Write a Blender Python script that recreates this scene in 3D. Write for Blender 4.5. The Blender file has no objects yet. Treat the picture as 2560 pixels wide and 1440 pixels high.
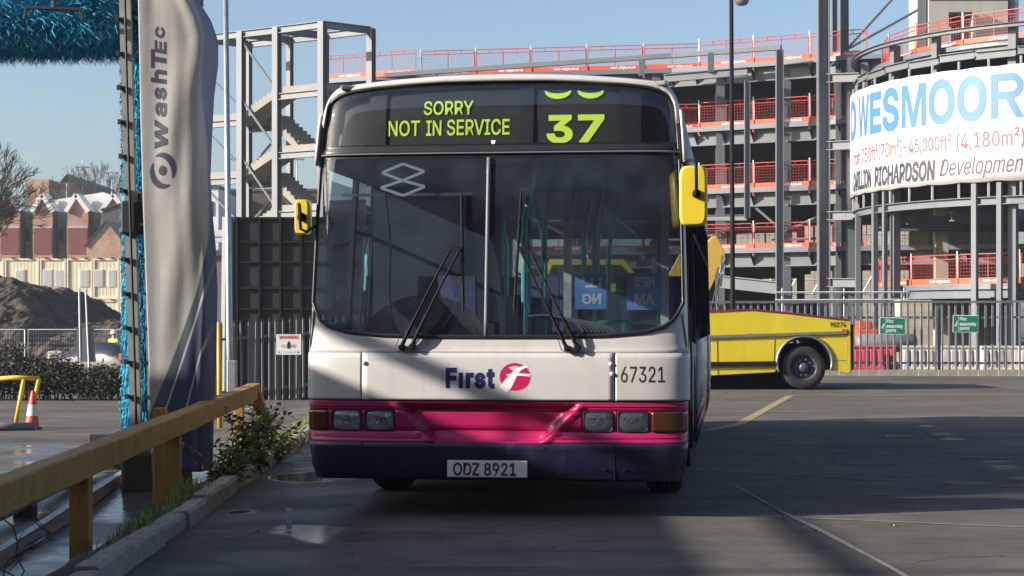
import bpy, bmesh, math, random
from mathutils import Vector, Matrix
from math import sin, cos, pi, radians, sqrt
random.seed(7)
SC = bpy.context.scene
COL = SC.collection

# ------------------------------------------------------------------ camera, sky, sun, exposure
F = 4500.0            # focal length in pixels of the 2560 px wide photograph
HZ = 806.0            # row of the horizon
EYE = 1.3
cam_d = bpy.data.cameras.new('camera')
cam = bpy.data.objects.new('camera', cam_d); COL.objects.link(cam)
cam_d.sensor_width = 36; cam_d.lens = 36 * F / 2560
cam_d.shift_y = (HZ - 720) / 2560
cam_d.clip_start = .2; cam_d.clip_end = 5000
cam.location = (0, 0, EYE); cam.rotation_euler = (pi/2, 0, 0)
SC.camera = cam

SUN_AZ = radians(17)      # light travels towards +X, this much towards +Y
SUN_EL = radians(22)
LDIR = Vector((cos(SUN_AZ)*cos(SUN_EL), sin(SUN_AZ)*cos(SUN_EL), -sin(SUN_EL)))
world = bpy.data.worlds.new('World'); SC.world = world; world.use_nodes = True
wn = world.node_tree.nodes; wl = world.node_tree.links
bg = wn.get('Background') or wn.new('ShaderNodeBackground')
sky = wn.new('ShaderNodeTexSky'); sky.sky_type = 'NISHITA'; sky.sun_disc = False
sky.sun_elevation = SUN_EL
sky.sun_rotation = math.atan2(-LDIR.x, -LDIR.y)
sky.altitude = 30; sky.air_density = .95; sky.dust_density = 2.2; sky.ozone_density = 2.5
wl.new(sky.outputs[0], bg.inputs[0]); bg.inputs[1].default_value = .103
wout = wn.get('World Output') or wn.new('ShaderNodeOutputWorld')
wl.new(bg.outputs[0], wout.inputs[0])
sun_d = bpy.data.lights.new('sun', 'SUN'); sun_d.energy = 5.0; sun_d.angle = radians(.53); sun_d.color = (1, .93, .82)
sun = bpy.data.objects.new('sun', sun_d); COL.objects.link(sun)
sun.rotation_euler = LDIR.to_track_quat('-Z', 'Y').to_euler(); sun.location = (-20, -6, 20)
SC.view_settings.view_transform = 'Standard'; SC.view_settings.look = 'None'
SC.view_settings.gamma = 1; SC.view_settings.use_curve_mapping = False
SC.view_settings.exposure = .88
SC.render.engine = 'CYCLES'
SC.cycles.use_denoising = True
SC.cycles.max_bounces = 8; SC.cycles.transparent_max_bounces = 24; SC.cycles.caustics_reflective = False
SC.cycles.sample_clamp_indirect = 6

# ------------------------------------------------------------------ helpers
def sm(a, b, x):
    t = min(1, max(0, (x-a)/(b-a))); return t*t*(3-2*t)
def lerp(a, b, t): return a+(b-a)*t
def interp(tab, x):
    if x <= tab[0][0]: return tab[0][1]
    for (x0, y0), (x1, y1) in zip(tab, tab[1:]):
        if x <= x1: return y0+(y1-y0)*(x-x0)/(x1-x0)
    return tab[-1][1]
def g(x, y):              # terrain: the yard is level, the land to the left falls away
    return -.015*max(0, min(y, 90)-8)*(1-sm(-4.5, -1.5, x))-.13*(1-sm(-2.5, -2.2, x))*(1-sm(12, 16.5, y))
def W(px, py, d): return Vector(((px-1280)/F*d, d, EYE+(HZ-py)/F*d))
def GP(px, py, z=0):
    d = (EYE-z)*F/(py-HZ); return Vector(((px-1280)/F*d, d, z))
def X(px, d): return (px-1280)/F*d
def Z(py, d): return EYE+(HZ-py)/F*d

class MB:
    def __init__(s): s.v = []; s.f = []; s.mi = []
    def add(s, vs, fs, mi=0):
        n = len(s.v); s.v += [tuple(v) for v in vs]; s.f += [tuple(i+n for i in f) for f in fs]; s.mi += [mi]*len(fs); return s
    def box(s, c, size, rz=0, M=None, mi=0):
        hx, hy, hz = size[0]/2, size[1]/2, size[2]/2
        R = M or Matrix.Rotation(rz, 3, 'Z')
        c = Vector(c)
        vs = [c+R@Vector((x, y, z)) for x in (-hx, hx) for y in (-hy, hy) for z in (-hz, hz)]
        return s.add(vs, [(0,1,3,2),(4,6,7,5),(0,4,5,1),(2,3,7,6),(0,2,6,4),(1,5,7,3)], mi)
    def beam(s, p, q, w, h, up=(0,0,1), mi=0):
        p = Vector(p); q = Vector(q); d = (q-p); L = d.length
        if L < 1e-6: return s
        d /= L; up = Vector(up)
        if abs(d.dot(up)) > .98: up = Vector((0,1,0)) if abs(d.y) < .9 else Vector((1,0,0))
        sx = d.cross(up).normalized(); uz = sx.cross(d)
        vs = [p+d*(L*a)+sx*(w/2*b)+uz*(h/2*c) for a in (0,1) for b in (-1,1) for c in (-1,1)]
        return s.add(vs, [(0,1,3,2),(4,6,7,5),(0,4,5,1),(2,3,7,6),(0,2,6,4),(1,5,7,3)], mi)
    def ibeam(s, p, q, w, h, up=(0,0,1), t=None):
        p = Vector(p); q = Vector(q); d = (q-p).normalized(); up = Vector(up)
        if abs(d.dot(up)) > .98: up = Vector((0,1,0))
        sx = d.cross(up).normalized(); uz = sx.cross(d); t = t or h*.09
        s.beam(p+uz*(h/2-t/2), q+uz*(h/2-t/2), w, t, up); s.beam(p-uz*(h/2-t/2), q-uz*(h/2-t/2), w, t, up)
        s.beam(p, q, max(.02, w*.12), h-2*t, up); return s
    def tube(s, path, r, n=8, cap=True, mi=0):
        path = [Vector(p) for p in path]; m = len(path)
        rs = r if isinstance(r, (list, tuple)) else [r]*m
        base = len(s.v); ref = None
        for i, p in enumerate(path):
            d = (path[min(i+1, m-1)]-path[max(i-1, 0)]).normalized()
            if ref is None:
                ref = Vector((0,0,1)) if abs(d.z) < .9 else Vector((1,0,0))
            a = d.cross(ref).normalized(); b = a.cross(d).normalized(); ref = b
            for k in range(n):
                t = 2*pi*k/n; s.v.append(tuple(p+(a*cos(t)+b*sin(t))*rs[i]))
        for i in range(m-1):
            for k in range(n):
                k2 = (k+1) % n; A = base+i*n; B = A+n
                s.f.append((A+k, A+k2, B+k2, B+k)); s.mi.append(mi)
        if cap:
            s.f.append(tuple(base+k for k in range(n))[::-1]); s.f.append(tuple(base+(m-1)*n+k for k in range(n))); s.mi += [mi, mi]
        return s
    def lathe(s, prof, n=24, M=None, mi=0):      # prof: (radius, height) about local Z
        M = M or Matrix.Identity(4); base = len(s.v); m = len(prof)
        for r, h in prof:
            for k in range(n):
                t = 2*pi*k/n; s.v.append(tuple(M@Vector((r*cos(t), r*sin(t), h))))
        for i in range(m-1):
            for k in range(n):
                k2 = (k+1) % n; A = base+i*n; B = A+n
                s.f.append((A+k, A+k2, B+k2, B+k)); s.mi.append(mi)
        return s
    def prism(s, poly, fn0, fn1, mi=0):           # poly of 2D points, two maps to 3D (front and back)
        n = len(poly); vs = [fn0(a, b) for a, b in poly]+[fn1(a, b) for a, b in poly]
        fs = [tuple(range(n)), tuple(range(2*n-1, n-1, -1))]+[(i, i+n, (i+1) % n+n, (i+1) % n) for i in range(n)]
        return s.add(vs, fs, mi)
    def grid(s, fn, us, vs, mi=0):
        base = len(s.v); nu, nv = len(us), len(vs)
        for v in vs:
            for u in us: s.v.append(tuple(fn(u, v)))
        for j in range(nv-1):
            for i in range(nu-1):
                A = base+j*nu+i; s.f.append((A, A+1, A+nu+1, A+nu)); s.mi.append(mi)
        return s
    def mesh(s, name, mats, smooth=False):
        me = bpy.data.meshes.new(name); me.from_pydata(s.v, [], s.f)
        for m in (mats if isinstance(mats, (list, tuple)) else [mats]): me.materials.append(m)
        if any(s.mi): me.polygons.foreach_set('material_index', s.mi)
        if smooth: me.polygons.foreach_set('use_smooth', [True]*len(me.polygons))
        me.update(); return me
    def each(s, name, mats, parent=None, smooth=False, bevel=0):      # one object per loose piece
        par = list(range(len(s.v)))
        def find(i):
            while par[i] != i: par[i] = par[par[i]]; i = par[i]
            return i
        for f in s.f:
            r = find(f[0])
            for i in f[1:]: par[find(i)] = r
        groups = {}
        for k, f in enumerate(s.f): groups.setdefault(find(f[0]), []).append(k)
        out = []
        for ks in groups.values():
            b = MB(); mp = {}
            for k in ks:
                for i in s.f[k]:
                    if i not in mp: mp[i] = len(b.v); b.v.append(s.v[i])
                b.f.append(tuple(mp[i] for i in s.f[k])); b.mi.append(s.mi[k])
            out.append(b.build(name, mats, parent, smooth, bevel))
        return out
    def build(s, name, mats, parent=None, smooth=False, bevel=0, solid=0, fix=False):
        me = s.mesh(name, mats, smooth)
        if fix:
            bm = bmesh.new(); bm.from_mesh(me); bmesh.ops.recalc_face_normals(bm, faces=bm.faces); bm.to_mesh(me); bm.free()
        return put(name, me, parent, bevel=bevel, solid=solid)
def put(name, me, parent=None, loc=None, rz=None, bevel=0, solid=0):
    o = bpy.data.objects.new(name, me); COL.objects.link(o)
    if parent: o.parent = parent
    if loc is not None: o.location = loc
    if rz is not None: o.rotation_euler = (0, 0, rz)
    if solid:
        m = o.modifiers.new('solid', 'SOLIDIFY'); m.thickness = abs(solid); m.offset = -1 if solid > 0 else 1
    if bevel:
        m = o.modifiers.new('bevel', 'BEVEL'); m.width = bevel; m.segments = 2; m.limit_method = 'ANGLE'; m.angle_limit = radians(40)
    return o
def tag(o, label=None, cat=None, group=None, kind=None):
    if label: o['label'] = label
    if cat: o['category'] = cat
    if group: o['group'] = group
    if kind: o['kind'] = kind
    return o
def thing(name, label, cat, loc=(0,0,0), rz=0, group=None):
    o = bpy.data.objects.new(name, None); COL.objects.link(o); o.empty_display_size = .2
    o.location = loc; o.rotation_euler = (0, 0, rz); return tag(o, label, cat, group)
def dup(root, loc=None, rz=None, label=None):
    kids = {}
    for o in COL.objects:
        if o.parent: kids.setdefault(o.parent.name, []).append(o)
    def rec(o, par):
        c = o.copy(); COL.objects.link(c)
        if par: c.parent = par
        for k in kids.get(o.name, []): rec(k, c)
        return c
    r = rec(root, None)
    if loc is not None: r.location = loc
    if rz is not None: r.rotation_euler = (0, 0, rz)
    if label: r['label'] = label
    return r
try: FONT = bpy.data.fonts.load(bpy.utils.system_resource('DATAFILES', path='fonts')+'/Inter.woff2')   # Blender's own interface typeface
except Exception: FONT = None
def cut2(txt, step, both=True):       # slice lettering into small cells so that it follows a curved surface
    bm = bmesh.new(); vs, fs = txt
    bv = [bm.verts.new((x, y, 0)) for x, y in vs]
    for f in fs:
        try: bm.faces.new([bv[i] for i in f])
        except ValueError: pass
    bmesh.ops.triangulate(bm, faces=bm.faces[:])
    for ax in ((0, 1) if both else (0,)):
        x = min(v[ax] for v in vs)+step; xm = max(v[ax] for v in vs); no = (1,0,0) if ax == 0 else (0,1,0)
        while x < xm:
            bmesh.ops.bisect_plane(bm, geom=bm.verts[:]+bm.edges[:]+bm.faces[:], plane_co=(x*no[0], x*no[1], 0), plane_no=no); x += step
    bm.verts.index_update(); out = [(v.co.x, v.co.y) for v in bm.verts], [tuple(v.index for v in f.verts) for f in bm.faces]; bm.free(); return out
ORD = 'first second third fourth fifth sixth seventh eighth ninth tenth eleventh twelfth thirteenth fourteenth fifteenth sixteenth'.split()
def block_letter(ch, w, h):           # plain heavy capitals
    if ch == 'W': P = [(0,1),(.17,1),(.285,.27),(.42,1),(.58,1),(.715,.27),(.83,1),(1,1),(.80,0),(.635,0),(.5,.70),(.365,0),(.20,0)]; V, Fs = P, [tuple(range(13))]
    elif ch == 'M': P = [(0,0),(0,1),(.26,1),(.5,.30),(.74,1),(1,1),(1,0),(.82,0),(.82,.74),(.585,0),(.415,0),(.18,.74),(.18,0)]; V, Fs = P, [tuple(range(13))]
    else:
        t = .17; V = [(0,0),(t*1.25,0),(t*1.25,1),(0,1), (t*1.25,1-t),(.62,1-t),(.62,1),(t*1.25,.42),(.62,.42),(.62,.42+t),(t*1.25,.42+t), (.46,.42),(.70,.42),(1,0),(.76,0)]; Fs = [(0,1,2,3),(4,5,6,2),(7,8,9,10),(11,14,13,12)]
        n = 12; k = len(V)
        for i in range(n+1): a = pi/2-pi*i/n; V += [(.62+.36*cos(a), .71+.29*sin(a)), (.62+.18*cos(a), .71+(.29-t)*sin(a))]
        Fs += [(k+2*i, k+2*i+1, k+2*i+3, k+2*i+2) for i in range(n)]
    return [(x*w, y*h) for x, y in V], Fs
def text2d(s, w=None, h=None, bold=0, shear=0, res=3, space=1):
    cu = bpy.data.curves.new('t', 'FONT'); cu.body = s; cu.size = 1
    if FONT: cu.font = FONT
    cu.shear = shear; cu.resolution_u = res; cu.space_character = space
    ob = bpy.data.objects.new('t', cu); COL.objects.link(ob)
    dg = bpy.context.evaluated_depsgraph_get(); dg.update()
    me = bpy.data.meshes.new_from_object(ob.evaluated_get(dg))
    vs = [(v.co.x, v.co.y) for v in me.vertices]; fs = [tuple(p.vertices) for p in me.polygons]
    bpy.data.objects.remove(ob); bpy.data.curves.remove(cu); bpy.data.meshes.remove(me)
    bm = bmesh.new(); bv = [bm.verts.new((x, y, 0)) for x, y in vs]
    for f in fs:
        try: bm.faces.new([bv[i] for i in f])
        except ValueError: pass
    bmesh.ops.remove_doubles(bm, verts=bm.verts[:], dist=.004)
    for f in bm.faces:
        if f.normal.z < 0: f.normal_flip()
    if bold:                         # thicken the strokes: push every outline vertex outwards
        mv = {}
        for v in bm.verts:
            ns = []
            for e in v.link_edges:
                if len(e.link_faces) == 1:
                    l = next(l for l in e.link_faces[0].loops if l.edge == e); d = l.link_loop_next.vert.co-l.vert.co
                    if d.length > 1e-6: d.normalize(); ns.append(Vector((d.y, -d.x, 0)))
            if len(ns) == 2:
                n = ns[0]+ns[1]; k = 1+ns[0].dot(ns[1]); mv[v] = n/max(k, .45)*bold
        for v, o in mv.items(): v.co += o
    bm.verts.index_update(); vs = [(v.co.x, v.co.y) for v in bm.verts]; fs = [tuple(v.index for v in f.verts) for f in bm.faces]; bm.free()
    x0 = min(v[0] for v in vs); x1 = max(v[0] for v in vs); y0 = min(v[1] for v in vs); y1 = max(v[1] for v in vs)
    sx = w/(x1-x0) if w else None; sy = h/(y1-y0) if h else None
    sx = sx or sy; sy = sy or sx
    return [((x-x0)*sx, (y-y0)*sy) for x, y in vs], fs
def lettering(mb, txt, fn, mi=0):
    vs, fs = txt; return mb.add([fn(a, b) for a, b in vs], fs, mi)
def ribbon(mb, pts, ws, fn, mi=0):               # flat stroke of changing width in a 2D space
    n = len(pts); vs = []
    for i in range(n):
        ax, ay = pts[max(i-1, 0)]; bx, by = pts[min(i+1, n-1)]
        L = math.hypot(bx-ax, by-ay) or 1; nx, ny = -(by-ay)/L, (bx-ax)/L
        w = ws[i]/2 if isinstance(ws, (list, tuple)) else ws/2
        vs += [fn(pts[i][0]+nx*w, pts[i][1]+ny*w), fn(pts[i][0]-nx*w, pts[i][1]-ny*w)]
    return mb.add(vs, [(2*i, 2*i+1, 2*i+3, 2*i+2) for i in range(n-1)], mi)

def mat(name, col, rough=.5, metal=0, var=.12, scale=3, bump=0, bscale=40, coat=0, streak=0, dirt=0, dirtcol=(.10,.085,.06), spec=.5, emit=0, trans=0):
    m = bpy.data.materials.new(name); m.use_nodes = True
    nt = m.node_tree; N = nt.nodes; Lk = nt.links; b = N['Principled BSDF']
    b.inputs['Roughness'].default_value = rough; b.inputs['Metallic'].default_value = metal
    b.inputs['Coat Weight'].default_value = coat; b.inputs['Coat Roughness'].default_value = .06; b.inputs['Specular IOR Level'].default_value = spec
    b.inputs['Transmission Weight'].default_value = trans
    c = tuple(col)+(1,)
    tc = N.new('ShaderNodeTexCoord')
    if var or dirt or streak:
        no = N.new('ShaderNodeTexNoise'); no.inputs['Scale'].default_value = scale; no.inputs['Detail'].default_value = 6; no.inputs['Roughness'].default_value = .62
        Lk.new(tc.outputs['Object'], no.inputs['Vector'])
        rp = N.new('ShaderNodeMapRange'); rp.inputs[1].default_value = .3; rp.inputs[2].default_value = .7; rp.inputs[3].default_value = 1-var; rp.inputs[4].default_value = 1+var
        Lk.new(no.outputs['Fac'], rp.inputs[0])
        mx = N.new('ShaderNodeMix'); mx.data_type = 'RGBA'; mx.blend_type = 'MULTIPLY'; mx.inputs[0].default_value = 1
        mx.inputs[6].default_value = c; Lk.new(rp.outputs[0], mx.inputs[7])
        out = mx.outputs[2]
        if dirt or streak:
            n2 = N.new('ShaderNodeTexNoise'); n2.inputs['Scale'].default_value = scale*2.3; n2.inputs['Detail'].default_value = 8; n2.inputs['Roughness'].default_value = .7
            mp = N.new('ShaderNodeMapping'); Lk.new(tc.outputs['Object'], mp.inputs[0]); Lk.new(mp.outputs[0], n2.inputs['Vector'])
            if streak: mp.inputs['Scale'].default_value = (streak, streak, .25)
            mp.inputs['Location'].default_value = (3.1, 1.7, .4)
            r2 = N.new('ShaderNodeMapRange'); r2.inputs[1].default_value = .48; r2.inputs[2].default_value = .78; r2.inputs[3].default_value = 0; r2.inputs[4].default_value = dirt or .3
            Lk.new(n2.outputs['Fac'], r2.inputs[0])
            m2 = N.new('ShaderNodeMix'); m2.data_type = 'RGBA'; Lk.new(r2.outputs[0], m2.inputs[0]); Lk.new(out, m2.inputs[6]); m2.inputs[7].default_value = tuple(dirtcol)+(1,)
            out = m2.outputs[2]
            r3 = N.new('ShaderNodeMapRange'); r3.inputs[3].default_value = rough; r3.inputs[4].default_value = min(1, rough+.35); Lk.new(r2.outputs[0], r3.inputs[0]); Lk.new(r3.outputs[0], b.inputs['Roughness'])
        Lk.new(out, b.inputs['Base Color'])
    else: b.inputs['Base Color'].default_value = c
    if bump:
        nb = N.new('ShaderNodeTexNoise'); nb.inputs['Scale'].default_value = bscale; nb.inputs['Detail'].default_value = 5
        Lk.new(tc.outputs['Object'], nb.inputs['Vector'])
        bu = N.new('ShaderNodeBump'); bu.inputs['Strength'].default_value = bump; bu.inputs['Distance'].default_value = .02
        Lk.new(nb.outputs['Fac'], bu.inputs['Height']); Lk.new(bu.outputs[0], b.inputs['Normal'])
    if emit: b.inputs['Emission Color'].default_value = c; b.inputs['Emission Strength'].default_value = emit
    return m
def glass(name, tint=(.6,.68,.72), refl=1.0, film=.03, filmcol=(.5,.55,.6), wiped=()):
    m = bpy.data.materials.new(name); m.use_nodes = True
    nt = m.node_tree; N = nt.nodes; Lk = nt.links; N.clear()
    o = N.new('ShaderNodeOutputMaterial'); tr = N.new('ShaderNodeBsdfTransparent'); tr.inputs[0].default_value = tuple(tint)+(1,)
    gl = N.new('ShaderNodeBsdfGlossy'); gl.inputs['Roughness'].default_value = .015; gl.inputs[0].default_value = (refl, refl, refl, 1)
    df = N.new('ShaderNodeBsdfDiffuse'); df.inputs[0].default_value = tuple(filmcol)+(1,)
    ge = N.new('ShaderNodeNewGeometry'); dp = N.new('ShaderNodeVectorMath'); dp.operation = 'DOT_PRODUCT'; Lk.new(ge.outputs['Incoming'], dp.inputs[0]); Lk.new(ge.outputs['Normal'], dp.inputs[1])
    ab = N.new('ShaderNodeMath'); ab.operation = 'ABSOLUTE'; Lk.new(dp.outputs['Value'], ab.inputs[0])
    iv = N.new('ShaderNodeMath'); iv.operation = 'SUBTRACT'; iv.inputs[0].default_value = 1; Lk.new(ab.outputs[0], iv.inputs[1])
    pw = N.new('ShaderNodeMath'); pw.operation = 'POWER'; pw.inputs[1].default_value = 5; Lk.new(iv.outputs[0], pw.inputs[0])
    fr = N.new('ShaderNodeMath'); fr.operation = 'MULTIPLY_ADD'; fr.inputs[1].default_value = .96; fr.inputs[2].default_value = .04; Lk.new(pw.outputs[0], fr.inputs[0])
    mu = N.new('ShaderNodeMath'); mu.operation = 'MULTIPLY'; mu.inputs[1].default_value = 1.8; mu.use_clamp = True; Lk.new(fr.outputs[0], mu.inputs[0])
    tc = N.new('ShaderNodeTexCoord'); no = N.new('ShaderNodeTexNoise'); no.inputs['Scale'].default_value = 5; no.inputs['Detail'].default_value = 7; Lk.new(tc.outputs['Object'], no.inputs['Vector'])
    mr = N.new('ShaderNodeMapRange'); mr.inputs[1].default_value = .3; mr.inputs[2].default_value = .7; mr.inputs[3].default_value = film*.5; mr.inputs[4].default_value = film*1.5; Lk.new(no.outputs['Fac'], mr.inputs[0])
    fac = mr.outputs[0]
    for px, pz, rad in wiped:          # dust wiped away inside the sweep of each blade
        vd = N.new('ShaderNodeVectorMath'); vd.operation = 'DISTANCE'; sp = N.new('ShaderNodeSeparateXYZ'); cb = N.new('ShaderNodeCombineXYZ'); Lk.new(tc.outputs['Object'], sp.inputs[0]); Lk.new(sp.outputs[0], cb.inputs[0]); Lk.new(sp.outputs[2], cb.inputs[2])
        Lk.new(cb.outputs[0], vd.inputs[0]); vd.inputs[1].default_value = (px, 0, pz)
        w_ = N.new('ShaderNodeMapRange'); w_.inputs[1].default_value = rad-.02; w_.inputs[2].default_value = rad+.02; w_.inputs[3].default_value = .72; w_.inputs[4].default_value = 1.25; Lk.new(vd.outputs['Value'], w_.inputs[0])
        mm = N.new('ShaderNodeMath'); mm.operation = 'MULTIPLY'; Lk.new(fac, mm.inputs[0]); Lk.new(w_.outputs[0], mm.inputs[1]); fac = mm.outputs[0]
    a = N.new('ShaderNodeMixShader'); Lk.new(fac, a.inputs[0]); Lk.new(tr.outputs[0], a.inputs[1]); Lk.new(df.outputs[0], a.inputs[2])
    c = N.new('ShaderNodeMixShader'); Lk.new(mu.outputs[0], c.inputs[0]); Lk.new(a.outputs[0], c.inputs[1]); Lk.new(gl.outputs[0], c.inputs[2])
    Lk.new(c.outputs[0], o.inputs[0]); return m
def brickmat(name, c1, c2, mortar, scale=1, bw=.24, bh=.08):
    m = mat(name, c1, .85, var=0); nt = m.node_tree; N = nt.nodes; Lk = nt.links
    tc = N.new('ShaderNodeTexCoord'); br = N.new('ShaderNodeTexBrick'); mp = N.new('ShaderNodeMapping'); mp.inputs['Rotation'].default_value = (pi/2, 0, 0)
    br.inputs['Color1'].default_value = tuple(c1)+(1,); br.inputs['Color2'].default_value = tuple(c2)+(1,); br.inputs['Mortar'].default_value = tuple(mortar)+(1,)
    br.inputs['Scale'].default_value = scale; br.inputs['Brick Width'].default_value = bw; br.inputs['Row Height'].default_value = bh; br.inputs['Mortar Size'].default_value = .012
    Lk.new(tc.outputs['Object'], mp.inputs[0]); Lk.new(mp.outputs[0], br.inputs[0])
    no = N.new('ShaderNodeTexNoise'); no.inputs['Scale'].default_value = .8; no.inputs['Detail'].default_value = 5; Lk.new(tc.outputs['Object'], no.inputs[0])
    mr = N.new('ShaderNodeMapRange'); mr.inputs[1].default_value = .3; mr.inputs[2].default_value = .7; mr.inputs[3].default_value = .7; mr.inputs[4].default_value = 1.25; Lk.new(no.outputs[0], mr.inputs[0])
    mx = N.new('ShaderNodeMix'); mx.data_type = 'RGBA'; mx.blend_type = 'MULTIPLY'; mx.inputs[0].default_value = 1; Lk.new(br.outputs[0], mx.inputs[6]); Lk.new(mr.outputs[0], mx.inputs[7])
    Lk.new(mx.outputs[2], N['Principled BSDF'].inputs['Base Color']); return m

M = {}
M['steel'] = mat('grey_painted_steel', (.135,.147,.162), .55, .0, .14, .5, dirt=.25, streak=3, dirtcol=(.16,.12,.09))
M['towersteel'] = mat('tower_grey_steel', (.165,.178,.195), .55, 0, .12, .5, dirt=.2, streak=3, dirtcol=(.16,.13,.1))
M['darksteel'] = mat('dark_steel', (.035,.037,.042), .5, .3, .15, 4)
M['galv'] = mat('galvanised_steel', (.36,.38,.41), .42, .75, .18, 6, dirt=.2, dirtcol=(.2,.2,.2))
M['galvpaint'] = mat('galvanised_light', (.5,.51,.52), .5, .2, .12, 5)
M['orange'] = mat('orange_paint', (.58,.085,.03), .5, 0, .15, 2, dirt=.2, dirtcol=(.35,.12,.07))
M['red'] = mat('red_paint', (.48,.055,.045), .5, 0, .12, 2)
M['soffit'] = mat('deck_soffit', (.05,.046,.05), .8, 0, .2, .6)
M['concrete'] = mat('concrete', (.40,.375,.33), .85, 0, .12, .8, bump=.2, bscale=20, dirt=.3, streak=2, dirtcol=(.22,.2,.17))
M['kerbstone'] = mat('kerb_concrete', (.30,.275,.235), .85, 0, .2, 6, bump=.5, bscale=60, dirt=.5, dirtcol=(.10,.095,.07))
M['black'] = mat('black_plastic', (.010,.010,.012), .75, 0, .2, 6, spec=.2)
M['rubber'] = mat('rubber', (.014,.014,.016), .55, 0, .2, 8, dirt=.25, dirtcol=(.06,.055,.05))
M['chrome'] = mat('chrome', (.75,.76,.78), .14, 1, .05, 6)
M['white'] = mat('white_paint', (.72,.71,.69), .4, 0, .06, 2)
M['whiteprint'] = mat('white_print', (.8,.8,.8), .6, 0, .03, 2)
M['yellowtimber'] = mat('yellow_painted_timber', (.33,.185,.036), .65, 0, .25, 7, bump=.35, bscale=30, dirt=.65, streak=2.2, dirtcol=(.16,.11,.045))
# ------------------------------------------------------------------ ground
def ground_material():
    m = bpy.data.materials.new('worn_asphalt'); m.use_nodes = True
    nt = m.node_tree; N = nt.nodes; L = nt.links; b = N['Principled BSDF']
    tc = N.new('ShaderNodeTexCoord')
    def noise(scale, detail=6, rough=.6, sc=None, loc=None):
        n = N.new('ShaderNodeTexNoise'); n.inputs['Scale'].default_value = scale; n.inputs['Detail'].default_value = detail; n.inputs['Roughness'].default_value = rough
        if sc or loc:
            mp = N.new('ShaderNodeMapping'); L.new(tc.outputs['Object'], mp.inputs[0])
            if sc: mp.inputs['Scale'].default_value = sc
            if loc: mp.inputs['Location'].default_value = loc
            L.new(mp.outputs[0], n.inputs['Vector'])
        else: L.new(tc.outputs['Object'], n.inputs['Vector'])
        return n.outputs['Fac']
    def mr(x, a, c, d, e):
        r = N.new('ShaderNodeMapRange'); r.inputs[1].default_value = a; r.inputs[2].default_value = c; r.inputs[3].default_value = d; r.inputs[4].default_value = e; L.new(x, r.inputs[0]); return r.outputs[0]
    def mul(a, c):
        x = N.new('ShaderNodeMath'); x.operation = 'MULTIPLY'; L.new(a, x.inputs[0])
        if isinstance(c, float): x.inputs[1].default_value = c
        else: L.new(c, x.inputs[1])
        return x.outputs[0]
    def mixc(f, a, c, blend='MIX'):
        x = N.new('ShaderNodeMix'); x.data_type = 'RGBA'; x.blend_type = blend
        if isinstance(f, float): x.inputs[0].default_value = f
        else: L.new(f, x.inputs[0])
        for s, k in ((a, 6), (c, 7)):
            if isinstance(s, tuple): x.inputs[k].default_value = s
            else: L.new(s, x.inputs[k])
        return x.outputs[2]
    base = mixc(mr(noise(.35, 5), .35, .65, 0, 1), (.085,.075,.066,1), (.135,.119,.103,1))
    base = mixc(mr(noise(2.1, 7, .7), .3, .7, 0, 1), base, (.10,.092,.082,1), 'MIX') if False else base
    agg = mr(noise(95, 3, .7), .3, .7, .6, 1.4)
    base = mixc(1.0, base, agg, 'MULTIPLY')
    pat = mr(noise(1.6, 8, .72), .30, .70, .68, 1.30); base = mixc(1.0, base, pat, 'MULTIPLY')
    # long tyre scuffs and joints running across the yard
    sc = mr(noise(1.0, 4, .6, (.10, 2.6, 1)), .54, .66, 0, .8); base = mixc(sc, base, (.05,.047,.045,1))
    # oil spots
    oil = mr(noise(.9, 5, .6, None, (5, 2, 0)), .66, .74, 0, .7); base = mixc(oil, base, (.035,.033,.033,1))
    # damp ground beside the wash kerb
    sx = N.new('ShaderNodeSeparateXYZ'); L.new(tc.outputs['Object'], sx.inputs[0])
    wx = mul(mr(sx.outputs[0], -.55, -1.1, 0, 1), mr(sx.outputs[1], 26, 19, 0, 1))
    wetn = mr(noise(.75, 5, .55, None, (1.3, .4, 0)), .42, .56, .25, 1); wet = mul(wx, wetn)
    pud = mul(wx, mr(noise(.62, 3, .5, (1.0, .8, 1), (2.2, .35, 0)), .585, .62, 0, 1))
    base = mixc(mul(wet, .78), base, (.028,.028,.03,1))
    # fine cracks
    vo = N.new('ShaderNodeTexVoronoi'); vo.feature = 'DISTANCE_TO_EDGE'; vo.inputs['Scale'].default_value = .42
    wv = N.new('ShaderNodeVectorMath'); wv.operation = 'ADD'; nz = N.new('ShaderNodeTexNoise'); nz.inputs['Scale'].default_value = 1.3; nz.inputs['Detail'].default_value = 5
    L.new(tc.outputs['Object'], nz.inputs[0]); L.new(tc.outputs['Object'], wv.inputs[0]); L.new(nz.outputs['Color'], wv.inputs[1]); L.new(wv.outputs[0], vo.inputs['Vector'])
    cr = mul(mr(vo.outputs['Distance'], .002, .007, 1, 0), mr(noise(.5, 3, .5, None, (9, 4, 0)), .48, .6, 0, .75)); base = mixc(cr, base, (.03,.028,.026,1))
    st = mr(noise(3.3, 6, .75, (.6, 1.5, 1), (1, 7, 0)), .56, .70, 0, .55); base = mixc(st, base, (.048,.044,.04,1))
    wr = mr(noise(1.9, 6, .7, (.25, 1.2, 1), (4, 3, 0)), .56, .72, 0, .5); base = mixc(wr, base, (.21,.19,.165,1))
    pale = mr(noise(26, 3, .8), .66, .76, 0, .6); base = mixc(pale, base, (.27,.25,.22,1))
    L.new(base, b.inputs['Base Color'])
    ro = mr(wet, 0, 1, .92, .42)
    rm = N.new('ShaderNodeMix'); L.new(pud, rm.inputs[0]); L.new(ro, rm.inputs[2]); rm.inputs[3].default_value = .04
    L.new(rm.outputs[0], b.inputs['Roughness']); b.inputs['Specular IOR Level'].default_value = .28
    bu = N.new('ShaderNodeBump'); bu.inputs['Distance'].default_value = .012
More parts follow.
